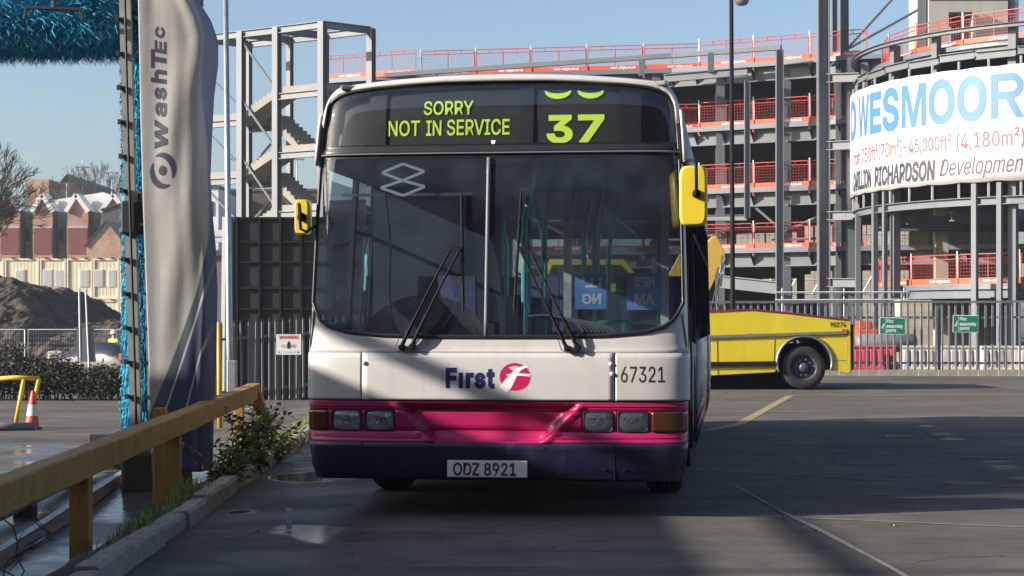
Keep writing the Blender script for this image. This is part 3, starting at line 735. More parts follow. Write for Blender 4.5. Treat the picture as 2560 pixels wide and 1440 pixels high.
# --- destination box and blinds behind its glass
def blindpt(u, z, o): return S(u, z, -o)
def face(name, px0, px1, z0, z1, o, m):
    b = MB(); b.grid(lambda u, z: S(u, z, -o), us_(bu_(px0), bu_(px1), 16), [z0, (z0+z1)/2, z1]); return b.build(name, m, bus)
b = MB(); b.grid(lambda c, t: gl(c, t, lambda c: BZ1-.02, zt, -.075), [-.985+1.97*i/64 for i in range(65)], [0,.25,.5,.75,1]); b.build('destination_box', M['blindblack'], bus)
bl1 = face('blind', 946, 1292, bz_(360), bz_(214), .045, M['blindcloth']); bl2 = face('blind', 1322, 1546, bz_(360), bz_(212), .045, M['blindcloth'])
b = MB(); b.grid(lambda u, z: S(u, z, -.03), us_(bu_(905), bu_(948), 4), [bz_(362),2.65,bz_(216)]); b.grid(lambda u, z: S(u, z, -.03), us_(bu_(1290), bu_(1324), 4), [bz_(362),2.65,bz_(212)]); b.grid(lambda u, z: S(u, z, -.03), us_(bu_(1545), bu_(1600), 4), [bz_(362),2.65,bz_(226)]); b.build('blind_surround', M['blindblack'], bus)
def on(px, py, off): return lambda a, c: S(bu_(px)+a, bz_(py)+c, off)
b = MB(); OFF = -.040
lettering(b, text2d('SORRY', w=130/PXM, h=38/PXM, bold=.012), on(1043, 282, OFF))
lettering(b, text2d('NOT', w=84/PXM, h=41/PXM, bold=.012), on(953, 334, OFF)); lettering(b, text2d('IN', w=40/PXM, h=40/PXM, bold=.012), on(1050, 334, OFF)); lettering(b, text2d('SERVICE', w=163/PXM, h=42/PXM, bold=.012), on(1103, 334, OFF))
b.build('lettering', M['blindyellow'], bl1)
b = MB(); lettering(b, text2d('3', w=68/PXM, h=74/PXM, bold=.032), on(1357, 357, OFF)); lettering(b, text2d('7', w=68/PXM, h=72/PXM, bold=.032), on(1437, 355, OFF))
for x0 in (1352, 1436):   # feet of the next number coming down
    ribbon(b, [((x0+33+33*cos(t)-x0)/PXM, (17*sin(t))/PXM) for t in [pi+.15+i*(pi-.3)/12 for i in range(13)]], [(.010+.028*sin(pi*i/12)) for i in range(13)], lambda a, c, x0=x0: S(bu_(x0)+a, bz_(222)+c, OFF))
b.build('lettering', M['blindyellow'], bl2)
b = MB(); p = [S(bu_(1218), bz_(351), .004), S(bu_(1230), bz_(351), .004), S(bu_(1227), bz_(360), .004), S(bu_(1220), bz_(360), .004)]; b.add(p, [(0,1,2,3)]); b.build('sticker', M['whiteprint'], bus)
# --- number plate, logo, fleet number
pl = MB(); pl.box((bu_(1218), S(bu_(1218), .38).y-.016, bz_(1171.5)), (.535,.014,.112)); po = pl.build('number_plate', M['white'], bus, bevel=.005); yy = S(bu_(1218), .38).y-.0245
b = MB(); lettering(b, text2d('ODZ 8921', w=160/PXM, h=33/PXM, bold=.018), lambda a, c: (bu_(1133)+a, yy, bz_(1188)+c)); b.build('lettering', M['ink'], po)
b = MB(); FO = .0132
lettering(b, text2d('F', w=29/PXM, h=52/PXM, bold=.045), on(1114, 971, FO)); lettering(b, text2d('ı', w=10.5/PXM, h=40/PXM, bold=.04), on(1147, 971, FO))
lettering(b, text2d('r', w=21/PXM, h=40/PXM, bold=.045), on(1164, 971, FO)); lettering(b, text2d('s', w=30/PXM, h=41/PXM, bold=.045), on(1185, 972, FO)); lettering(b, text2d('t', w=22/PXM, h=50/PXM, bold=.045), on(1216, 972, FO))
b.build('lettering', M['navyink'], bus)
b = MB(); cx, cy = 1287.5, 942
vs = [(38.5*cos(2*pi*i/48), 34.5*sin(2*pi*i/48)) for i in range(48)]
b.add([S(bu_(cx+x), bz_(cy-y), .0132) for x, y in vs]+[S(bu_(cx), bz_(cy), .0132)], [(i, (i+1) % 48, 48) for i in range(48)]); lo = b.build('logo', M['pinkink'], bus)
b = MB(); fn = lambda a, c: S(bu_(a), bz_(c), .0142)
ribbon(b, [(1258,974),(1268,962),(1280,944),(1290,930),(1301,921),(1312,917),(1321,917)], [25,25,19,13,9,6,2], fn)
ribbon(b, [(1266,937),(1285,936),(1305,936),(1326,938)], [3,6,6,6], lambda a, c: S(bu_(a), bz_(c), .0148)); b.build('logo_stroke', M['whiteprint'], lo)
b = MB(); lettering(b, text2d('67321', w=108/PXM, h=40/PXM, bold=.004), on(1552, 955, .0132)); b.build('fleet_number', M['ink'], bus)
b = MB(); lettering(b, text2d('SCREEN WASH', w=89/PXM, h=11/PXM), on(1038, 882, .003)); b.build('lettering', M['inkgrey'], bus)
# --- wipers
def wiper(pv, tip, top, bot, wire=None):
    b = MB()
    P = []
    for (x0, y0), (x1, y1) in zip(pv, tip): b.tube([S(bu_(lerp(x0, x1, t)), bz_(lerp(y0, y1, t)), .045+.03*sin(t*pi)) for t in [i/8 for i in range(9)]], [.015,.014,.013]+[.0085]*6, 6)
    b.beam(S(bu_(tip[0][0]), bz_(tip[0][1]), .047), S(bu_(tip[1][0]), bz_(tip[1][1]), .047), .02, .028)
    w = b.build('wiper', M['black'], bus, smooth=False)
    b = MB()
    for x, y in pv: b.lathe([(0,.03),(.018,.028),(.022,.01),(.022,-.05)], 12, Matrix.Translation(S(bu_(x), bz_(y), .03))@Matrix.Rotation(pi/2, 4, 'X'))
    b.build('wiper_pivot', M['black'], w)
    b = MB(); n = 12; b.tube([S(bu_(lerp(top[0], bot[0], i/n)), bz_(lerp(top[1], bot[1], i/n)), .022+.004*sin(i*2.1)) for i in range(n+1)], [.005]+[.011]*(n-1)+[.005], 6)
    mid = S(bu_((tip[0][0]+tip[1][0])/2), bz_(tip[0][1]), .035)
    for f in (.12,.35,.65,.88): b.beam(mid if False else S(bu_(lerp(top[0], bot[0], .5)), bz_(lerp(top[1], bot[1], .5)), .036), S(bu_(lerp(top[0], bot[0], f)), bz_(lerp(top[1], bot[1], f)), .026), .008, .01)
    b.build('wiper_blade', M['black'], w)
    if wire:
        b = MB(); b.tube([S(bu_(x), bz_(y), o) for x, y, o in wire], .0028, 5); b.build('washer_hose', M['black'], w, smooth=True)
wiper([(1004,870),(1030,868)], [(1124,624),(1148,624)], (1147,476), (1157,780), [(1024,872,.03),(1000,882,.035),(990,872,.04),(1000,845,.05),(1014,820,.055)])
wiper([(1418,872),(1444,870)], [(1296,624),(1320,624)], (1298,480), (1284,790), [(1436,874,.03),(1420,884,.035),(1404,875,.04),(1396,850,.05),(1396,800,.055)])
# --- mirrors
def mirror(px0, px1, py0, py1, sg, arm):
    def bu_(px): k = (px-1280)/F; return (k*12.06-BX0-.16*sin(BY))/(cos(BY)+k*sin(BY))
    b = MB(); uc = (bu_(px0)+bu_(px1))/2; zc = (bz_(py0)+bz_(py1))/2; hw = (px1-px0)/PXM/2; hh = (py0-py1)/PXM/2
    n = 28; vs = []
    for k, v in ((.80,-.055),(.95,-.045),(1,-.02),(1,.03),(.93,.055)):
        vs += [(uc+hw*k*math.copysign(abs(cos(t))**.42, cos(t)), .16+v+(.02 if sg < 0 else 0), zc+abs(hh)*(1-(1-k)*.35)*math.copysign(abs(sin(t))**.30, sin(t))) for t in [2*pi*i/n for i in range(n)]]
    b.add(vs, [(r*n+i, r*n+(i+1) % n, (r+1)*n+(i+1) % n, (r+1)*n+i) for r in range(4) for i in range(n)]+[tuple(range(n))[::-1], tuple(4*n+i for i in range(n))])
    m = b.build('mirror', M['mirroryellow'], bus, smooth=True, fix=True)
    m.data.polygons.foreach_set('use_smooth', [len(p.vertices) == 4 for p in m.data.polygons])
    b = MB(); pv = Vector((bu_(arm[0][0]), .085, bz_(arm[0][1]))); b.lathe([(0,.02),(.022,.018),(.03,.0),(.03,-.03)], 14, Matrix.Translation(pv)@Matrix.Rotation(pi/2, 4, 'X')); b.build('mirror_pivot', M['black'], m, smooth=True)
    b = MB(); b.tube([Vector((bu_(x), y_, bz_(z_))) for x, z_, y_ in arm[1]], .011, 7); b.build('mirror_arm', M['black'], m, smooth=True)
mirror(737, 776, 493, 583, -1, ((760, 540), [(760,540,.07),(757,512,.07),(754,505,.08),(759,570,.075),(772,577,.10),(782,560,.22)]))
mirror(1698, 1769, 418, 570, 1, ((1742, 490), [(1742,490,.07),(1741,420,.07),(1738,410,.10),(1722,404,.2),(1700,408,.35)]))
# --- emblem tape on the inside of the screen
M['tape'] = mat('grey_tape', (.30,.31,.33), .5, 0, .1, 6)
b = MB()
for rh in ([(942,428),(995,406),(1050,426),(995,448)], [(940,466),(995,448),(1052,464),(998,486)]):
    for i in range(4): ribbon(b, [rh[i], rh[(i+1) % 4]], 7, lambda a, c: S(bu_(a), bz_(c), -.01-.0005*i))
b.build('tape_emblem', M['tape'], bus)

# --- sides
VB0 = .24; VBE = 10.8
AX = (2.1, 8.1); WR = .47
def sidept(sg, v, z, off=0): return Vector((sg*(bw(z)+off), v+interp(RT, z), z))
def side(name, m, sg, v0, v1, zs, off=0, solid=.02):
    b = MB(); b.grid(lambda v, z: sidept(sg, v, z, off), [v0, (v0+v1)/2, v1], zs); return b.build(name, m, bus, smooth=True, solid=solid if sg < 0 else -solid)
winbays = [2.05, 3.5, 4.95, 6.4, 7.85, 9.3, 10.7]
for sg in (-1, 1):
    d0 = .55; d1 = 1.85
    segs = []
    start = d1 if sg > 0 else VB0
    for a in AX: segs.append((start, a-.60)); start = a+.60
    segs.append((start, VBE))
    for v0, v1 in segs:
        side('skirt', M['navy'], sg, v0, v1, [.28,.34,.42,.50]); side('waist_band', M['pink'], sg, v0, v1, [.503,.60]); side('body_side', M['buswhite'], sg, v0, v1, [.603,.8,1.0,1.15])
    for a in AX:
        b = MB(); n = 14; pts = [(a-.60, 1.15), (a-.60, .5)]+[(a-.54*cos(pi*i/n), .5+.54*sin(pi*i/n)) for i in range(n+1)]+[(a+.60, .5), (a+.60, 1.15)]
        vs = [sidept(sg, v, min(z, 1.15)) for v, z in pts]; k = len(vs)
        for i in range(1, n+3): vs.append(sidept(sg, pts[min(max(i, 1), n+3)][0], 1.15))
        fs = []
        arc = list(range(2, n+3)); top = []
        for i in arc: top.append(len(vs)); vs.append(sidept(sg, pts[i][0], 1.15))
        for j in range(len(arc)-1): fs.append((arc[j], arc[j+1], top[j+1], top[j]))
        fs += [(0, 1, arc[0], top[0]), (arc[-1], n+3, n+4, top[-1])]
        b.add(vs, fs); b.build('wheel_arch', M['buswhite'], bus)
    if sg > 0:
        b = MB()
        for v in (VB0, 1.15, d1): b.beam(sidept(sg, v, .34), sidept(sg, v, 2.36), .07, .05, up=(1,0,0))
        for z in (.37, 2.33): b.beam(sidept(sg, VB0, z), sidept(sg, d1, z), .05, .07)
        dr = b.build('door', M['black'], bus)
        b = MB(); b.grid(lambda v, z: sidept(sg, v, z, -.005), [VB0, 1.15, d1], [.36,1,1.6,2.36]); b.build('door_glass', M['sideglass'], dr)
    else:
        b = MB(); b.grid(lambda v, z: sidept(sg, v, z, -.004), [.5, 1.25], [1.3,1.8,2.3]); b.build('cab_window', M['sideglass'], bus)
        side('body_side', M['buswhite'], sg, VB0, 1.3, [1.15,1.3])
    ws = winbays if sg > 0 else [1.35]+winbays
    b = MB()
    for v in ws: b.beam(sidept(sg, v, 1.14), sidept(sg, v, 2.38), .10, .03, up=(1,0,0))
    b.each('window_pillar', M['black'], bus)
    for v0, v1 in zip(ws, ws[1:]):
        b = MB(); b.grid(lambda v, z: sidept(sg, v, z, -.006), [v0+.05, v1-.05], [1.15,1.5,1.9,2.37]); b.build('side_window', M['sideglass'], bus)
        b = MB(); b.beam(sidept(sg, v0+.05, 1.98, .002), sidept(sg, v1-.05, 1.98, .002), .02, .03); b.build('window_bar', M['black'], bus)
    side('cantrail', M['buswhite'], sg, VB0-.18, VBE, [2.37,2.5,2.6,2.72])
# rear wall with window
b = MB(); wz = [(.3,1.2),(1.2,1.2)]
b.box((0, VBE+.03, .75), (2.42,.06,.95)); b.box((0, VBE+.06, 2.53), (2.34,.06,.36))
for s in (-1, 1): b.box((s*1.10, VBE+.05, 1.79), (.18,.06,1.13))
b.build('rear_panel', M['buswhite'], bus)
b = MB(); b.box((0, VBE+.05, 1.79), (2.03,.01,1.13)); b.build('rear_window', M['sideglass'], bus)
# floor, ceiling, underside
M['floor'] = mat('bus_floor', (.05,.055,.065), .7, 0, .2, 4)
M['lining'] = mat('bus_lining', (.33,.34,.35), .7, 0, .08, 2)
b = MB(); b.box((0, 5.75, .36), (2.34, 10.1, .06)); b.build('floor', M['floor'], bus)
b = MB(); b.box((0, 6.0, .27), (1.5, 9.3, .12)); b.box((0, .9, .30), (2.3, .9, .06)); b.tube([(-.2,1.4,.26),(.0,1.5,.22),(.25,1.4,.25)], .02, 6); b.build('chassis', M['black'], bus)
b = MB(); b.box((0, 6.05, 2.60), (2.30, 9.5, .03)); b.build('ceiling', M['lining'], bus)
for s in (-1, 1):
    b = MB(); b.beam((s*1.05, .75, 2.47), (s*1.05, 10.6, 2.47), .22, .24); b.build('cove_panel', M['lining'], bus)
# dashboard, binnacle, steering wheel, cab partition, driver seat
M['dash'] = mat('dashboard', (.045,.05,.058), .65, 0, .12, 5)
b = MB(); b.grid(lambda c, t: Vector((c*1.17, lerp(S(c*1.17, 1.2, -.03).y, .72, t), 1.185+.02*sin(t*pi)-.12*sm(.6,1,t))), [-1+2*i/24 for i in range(25)], [i/8 for i in range(9)]); b.grid(lambda c, t: Vector((c*1.17, .72+.04*t, lerp(1.065, .4, t))), [-1, 1], [0, 1]); b.build('dashboard', M['dash'], bus, smooth=True)
b = MB(); b.grid(lambda a, t: Vector((-.55+.42*cos(a), .62-.1*t, 1.19+.30*sin(a)*t)), [pi*i/16 for i in range(17)], [0,.5,1]); b.box((-.55,.72,1.12), (.75,.22,.28)); b.build('instrument_binnacle', M['dash'], bus, bevel=.03)
b = MB(); sc_ = Matrix.Translation((-.56,.92,1.32))@Matrix.Rotation(radians(-28), 4, 'X')
b.tube([sc_@Vector((.235*cos(2*pi*i/32), .235*sin(2*pi*i/32), 0)) for i in range(33)], .016, 8); 
for a in (.4, 2.74, 4.71): b.tube([sc_@Vector((0,0,-.03)), sc_@Vector((.225*cos(a), .225*sin(a), 0))], .014, 6)
b.tube([sc_@Vector((0,0,-.03)), (-.56,.72,.9)], .04, 8); b.build('steering_wheel', M['black'], bus, smooth=True)
M['seatblue'] = mat('seat_moquette', (.05,.06,.13), .9, 0, .35, 25)
M['seatback'] = mat('seat_shell', (.30,.31,.33), .6, 0, .08, 4)
def seat_mesh():
    b = MB(); b.box((0,.0,.88), (.44,.44,.10)); b.box((0,.22,1.22), (.44,.09,.62)); return b.mesh('seat', M['seatblue'])
sme = seat_mesh()
so = put('driver_seat', sme, bus, (-.58, 1.5, .12)); 
b = MB(); b.box((-.58,1.5,.6), (.25,.25,.45)); b.build('driver_seat_base', M['black'], bus)
M['cabdark'] = mat('cab_partition', (.02,.027,.046), .5, 0, .1, 3)
b = MB(); b.box((-.66, 2.03, 1.45), (1.10,.05,2.1)); b.box((-.10, 1.65, .95), (.04,.8,1.1)); b.build('cab_partition', M['cabdark'], bus)
b = MB(); b.box((-.10, 1.6, 1.85), (.012,.85,.75)); b.build('assault_screen', M['sideglass'], bus)
# ticket machine
b = MB(); b.box((-.115,.80,1.38), (.095,.14,.17)); b.box((-.115,.79,1.48), (.08,.1,.05)); b.build('ticket_machine', M['greytrim'], bus, bevel=.008)
# cable hanging behind the screen on the driver side
b = MB(); b.tube([S(bu_(x), bz_(y), -.05) for x, y in ((950,400),(948,440),(952,500),(960,560),(966,620),(964,700),(968,770),(982,825))], .008, 6); b.build('hanging_cable', M['black'], bus, smooth=True)
b = MB(); b.beam(S(bu_(835), bz_(480), -.06), S(bu_(1170), bz_(480), -.06), .012, .02); b.build('sun_blind_bar', M['dash'], bus)
# entrance: interior mirror and framed glass screen behind the door
b = MB(); b.box((bu_(1255), .45, bz_(430)), (.30,.05,.16)); b.build('interior_mirror', M['black'], bus, bevel=.02)
M['frameg'] = mat('pale_frame', (.60,.60,.64), .5, 0, .06, 3)
M['turq'] = mat('turquoise_pole', (.24,.76,.78), .35, 0, .06, 4, coat=.3)
b = MB()
for u, v, z0, z1 in ((.05,1.35,.4,2.55),(.12,2.1,.4,2.55),(.30,2.15,.4,2.55),(.33,3.3,.4,2.55),(.52,1.98,.4,2.55),(-.30,3.4,.4,2.55),(-.32,4.9,.4,2.55),(.33,4.8,.4,2.55),(.33,6.3,.4,2.55),(-.32,6.4,.4,2.55),(1.02,1.98,.4,2.4),(.75,1.98,.4,1.3)):
    b.tube([(u, v, z0), (u, v, 2.0), (u+(.05 if u > 0 else -.05), v, 2.3), (u+(.10 if u > 0 else -.10), v, z1)] if z1 > 2 else [(u, v, z0), (u, v, z1)], .023, 8)
b.tube([(.52,1.98,1.3),(1.02,1.98,1.3)], .017, 8)
for u in (-.42,.42): b.tube([(u,2.2,2.35),(u,10,2.35)], .016, 8)
b.each('grab_pole', M['turq'], bus, smooth=True)
b = MB()
for p, q in (((.32,1.9,.5),(.32,1.9,2.46)),((1.06,1.9,.5),(1.06,1.9,2.46)),((.29,1.9,2.46),(1.09,1.9,2.46)),((.35,1.9,.55),(1.03,1.9,.55))): b.beam(p, q, .06, .03, up=(0,1,0))
b.build('screen_frame', M['frameg'], bus)
b = MB(); b.box((.69,1.905,1.5), (.68,.008,1.86)); b.build('draught_screen', M['sideglass'], bus)
for v in (2.75,3.55,4.35,5.15,5.95,6.75,7.55,8.4,9.2,10.0):
    for u in (-.96,-.53,.53,.96):
        if abs(v-2.75) < .1 and u < 0: continue
        put('seat', sme, bus, (u, v, .02+(.25 if v > 7 else 0)))
# posters seen from their backs in the windows
M['posterblue'] = mat('poster_blue', (.12,.28,.72), .6, 0, .08, 5)
def poster(c, w, h, l1, l2, name):
    b = MB(); b.box(c, (w,.006,h)); p = b.build(name, M['posterblue'], bus)
    b = MB()
    for s, dz in ((l1, .03), (l2, -h*.36)):
        if s: lettering(b, text2d(s, w=w*.62, h=h*.30, bold=.04), lambda a, d: (c[0]+w*.34-a, c[1]-.006, c[2]+dz+d))
    b.build('lettering', M['whiteprint'], p)
poster((.90, 1.86, 1.535), .25, .28, "HE'S", 'AM', 'poster'); poster((.50, 1.86, 1.535), .24, .27, "LL'", 'NG', 'poster')
# louvred heater vent on the nearside dash
b = MB()
for i in range(9): b.tube([(bu_(1335)+.30*cos(t)+.028*i, .48+.01*i, 1.19+.16*sin(t)*(1-.03*i)) for t in [.3+i2*.16 for i2 in range(11)]], .006, 5)
b.each('heater_vent_slat', M['greytrim'], bus)
# wheels
M['tyre'] = mat('tyre', (.018,.018,.019), .8, 0, .2, 9, dirt=.4, dirtcol=(.07,.065,.06))
M['rim'] = mat('bus_rim', (.40,.40,.41), .45, .3, .15, 8, dirt=.4)
def wheel_mesh(r, w, m):
    p = [(r*.58,-w/2+.02),(r*.72,-w/2),(r*.93,-w/2+.012),(r*.99,-w/2+.05)]
    k = 5
    for i in range(k):
        a = -w/2+.055+(w-.11)*i/k; e = (w-.11)/k; p += [(r,a),(r,a+e*.75),(r-.012,a+e*.78),(r-.012,a+e*.97)]
    p += [(r*.99,w/2-.05),(r*.93,w/2-.012),(r*.72,w/2),(r*.58,w/2-.02)]
    return MB().lathe(p, 40).mesh('tyre', m, True)
def rim_mesh(r, w, m):
    b = MB(); b.lathe([(r*.60,w/2-.02),(r*.585,w/2-.035),(r*.54,w/2-.05),(r*.50,-.02+w/2-.09),(r*.36,w/2-.12),(r*.22,w/2-.08),(r*.21,w/2-.03),(r*.17,w/2-.01),(0,w/2-.008)], 32)
    for i in range(10):
        t = 2*pi*i/10; b.lathe([(.016,w/2-.11),(.016,w/2-.06),(0,w/2-.055)], 6, Matrix.Translation((r*.37*cos(t), r*.37*sin(t), 0)))
    return b.mesh('rim', m, True)
def add_wheel(par, c, r, w, sg, tm, rm, axis='X'):
    t = MB(); e = bpy.data.objects.new('wheel', None); COL.objects.link(e); e.parent = par; e.location = c
    e.rotation_euler = (0, sg*pi/2, 0) if axis == 'X' else (sg*pi/2, 0, 0)
    put('tyre', tm, e); put('rim', rm, e)
    return e
tm = wheel_mesh(.48, .29, M['tyre']); rm = rim_mesh(.48, .29, M['rim'])
for a in AX:
    for sg in (-1, 1): add_wheel(bus, (sg*1.055, a, .48), .48, .29, sg, tm, rm)
b = MB(); b.tube([(-1,AX[0],.48),(1,AX[0],.48)], .07, 8); b.tube([(-1,AX[1],.48),(1,AX[1],.48)], .09, 8); b.each('axle', M['black'], bus)
# ------------------------------------------------------------------ bus wash gantry
M['bristle'] = mat('turquoise_bristle', (.05,.42,.58), .7, 0, .3, 6, spec=.2)
M['bristledark'] = mat('blue_bristle', (.03,.20,.36), .75, 0, .3, 6, spec=.2)
M['washsteel'] = mat('wash_steel', (.33,.32,.30), .5, .35, .2, 4, streak=3, dirt=.5, dirtcol=(.14,.10,.07))
M['rusty'] = mat('rusty_steel', (.05,.034,.024), .8, 0, .3, 5, dirt=.4, dirtcol=(.03,.022,.018))
gan = thing('wash_gantry', 'tall bus wash gantry with steel posts and turquoise brushes left of the bus', 'bus wash', (-3.1, 15, g(-3.1, 15)))
GX, GY, GZ = -3.1, 15, g(-3.1, 15)
def gl_(x, y, z): return Vector((x-GX, y-GY, z-GZ))
def post_line(px_top, px_bot, d): return [(X(px_top, d), d, 4.9), (X(px_bot, d), d, GZ)]
for pt, pb, d, w in ((299, 338, 15.0, .045), (313, 350, 15.0, .05), (348, 384, 14.95, .05), (330, 366, 15.75, .06)):
    a, c = post_line(pt, pb, d); b = MB(); b.beam(gl_(*a), gl_(*c), w, w*1.4, up=(0,1,0)); b.build('post', M['washsteel'], gan)
b = MB()
for i in range(16):
    z = .4+i*.285
    for pt, pb, d in ((299, 338, 14.96), (348, 384, 14.92)):
        t = (4.9-z)/(4.9-GZ); x = lerp(X(pt, d), X(pb, d), t); b.box(gl_(x-.02, d, z), (.075,.05,.022)); b.box(gl_(x+.045*(1 if pt > 320 else -1), d-.02, z), (.03,.03,.04))
b.each('hose_clip', M['darksteel'], gan)
b = MB()
for k, (pt, pb) in enumerate(((304, 343), (354, 389))): b.tube([gl_(lerp(X(pt,14.9), X(pb,14.9), t), 14.9+.01*sin(t*9), lerp(4.9, GZ+.2, t)) for t in [i/14 for i in range(15)]], .011, 6)
b.each('hose', M['rubber'], gan, smooth=True)
b = MB(); b.box(gl_(X(330,14.93), 15.02, Z(545,15)), (.19,.22,.28)); b.box(gl_(X(336,14.93), 15.0, Z(500,15)), (.10,.15,.12)); b.each('brush_motor', M['darksteel'], gan, bevel=.02)
b = MB(); b.box(gl_(-3.02, 15.35, .06), (.40,1.1,.34)); b.build('carriage', M['rusty'], gan, bevel=.03)
b = MB(); b.beam(gl_(-7.6,15.4,4.92), gl_(-2.5,15.4,4.92), .9, .5); b.build('top_beam', M['washsteel'], gan)
b = MB()
for x in (-7.3,): b.beam(gl_(x,15.0,-.25), gl_(x,15.0,4.9), .12,.18,up=(0,1,0)); b.beam(gl_(x,15.8,-.25), gl_(x,15.8,4.9), .12,.18,up=(0,1,0))
b.each('far_leg', M['washsteel'], gan)
RB = random.Random(11)
def brush(name, c, axis, r, L, n, core, droop=0.0, wid=.012):
    core_o = MB(); 
    Mx = Matrix.Translation(c)@(Matrix.Rotation(pi/2, 4, 'Y') if axis == 'X' else Matrix.Identity(4))
    core_o.lathe([(0,-L/2),(r*core,-L/2),(r*core*1.03,-L/4),(r*core,0),(r*core*1.03,L/4),(r*core,L/2),(0,L/2)], 28, Mx)
    o = core_o.build(name, M['bristledark'], gan, smooth=True)
    b = MB()
    for i in range(n):
        h = RB.uniform(-L/2, L/2); a = RB.uniform(0, 2*pi); rr = r*RB.uniform(.86, 1.02)
        ax = Vector((1,0,0)) if axis == 'X' else Vector((0,0,1))
        e1 = Vector((0,1,0)); e2 = Vector((0,0,1)) if axis == 'X' else Vector((1,0,0))
        d = e1*cos(a)+e2*sin(a); tng = ax if axis != 'X' else ax
        p0 = c+ax*h+d*r*core*.7; sw = RB.uniform(-.10,.10)
        p1 = c+ax*(h+sw*.3)+d*rr*.92; p2 = c+ax*(h+sw)+d*rr+Vector((0,0,-droop*RB.uniform(.2,1)))
        w = wid*RB.uniform(.6,1.5); sdv = (ax*cos(RB.uniform(-.9,.9))+d.cross(ax)*sin(RB.uniform(-1.2,1.2)))*w
        b.add([p0-sdv, p0+sdv, p1+sdv*.8, p1-sdv*.8, p2+sdv*.15, p2-sdv*.15], [(0,1,2,3),(3,2,4,5)], RB.randrange(4) == 0)
    s = b.build('bristles', [M['bristle'], M['bristledark']], o); s['kind'] = 'stuff'
brush('horizontal_brush', gl_(-5.25, 15.45, 4.02), 'X', .50, 3.85, 30000, .82, .03, .0036)
brush('vertical_brush', gl_(-3.13, 15.40, 2.25), 'Z', .21, 4.1, 9000, .45, .10, .005)
brush('vertical_brush', gl_(-3.28, 15.9, 1.95), 'Z', .19, 3.4, 2500, .5, .06, .010)
b = MB(); b.tube([W(62,47,14.85)-Vector((GX,GY,GZ)), W(66,20,14.85)-Vector((GX,GY,GZ)), W(135,21,14.85)-Vector((GX,GY,GZ)), W(204,24,14.85)-Vector((GX,GY,GZ)), W(207,50,14.85)-Vector((GX,GY,GZ))], .016, 7)
b.tube([W(135,21,14.85)-Vector((GX,GY,GZ)), W(134,-60,14.9)-Vector((GX,GY,GZ))], .02, 7); b.build('spray_bar', M['darksteel'], gan)
# splash curtain with print
LE = [(-60,344),(0,346),(300,352),(520,358),(700,365),(870,371),(1060,377),(1180,380)]
RE = [(-60,478),(0,487),(40,512),(90,528),(150,527),(230,517),(330,515),(440,514),(520,520),(620,531),(720,534),(800,530),(900,524),(1010,518),(1180,515)]
def cdep(s, t):
    return 14.72+.012*sin(s*7+t*3)*sm(0,.3,s)+.015*sin(s*3.2-t*7.5)*s+.22*sm(.84,1.0,s)**1.4*(1+.3*sin(t*9))-.03*sm(.5,.8,s)*sm(.2,0,t)*sin(t*30)+.006*sin(s*21+t*5)*sm(.3,.9,s)+.006*sin(t*23+s*9)*sm(.1,.5,s)
def cpt(s, t, off=0):
    py = -60+1240*t; px = lerp(interp(LE, py), interp(RE, py), s); d0 = 14.72
    return Vector((X(px, d0), cdep(s, t)-off, Z(py, d0)))
def cinv(px, py): t = (py+60)/1240; l = interp(LE, py); r = interp(RE, py); return (px-l)/(r-l), t
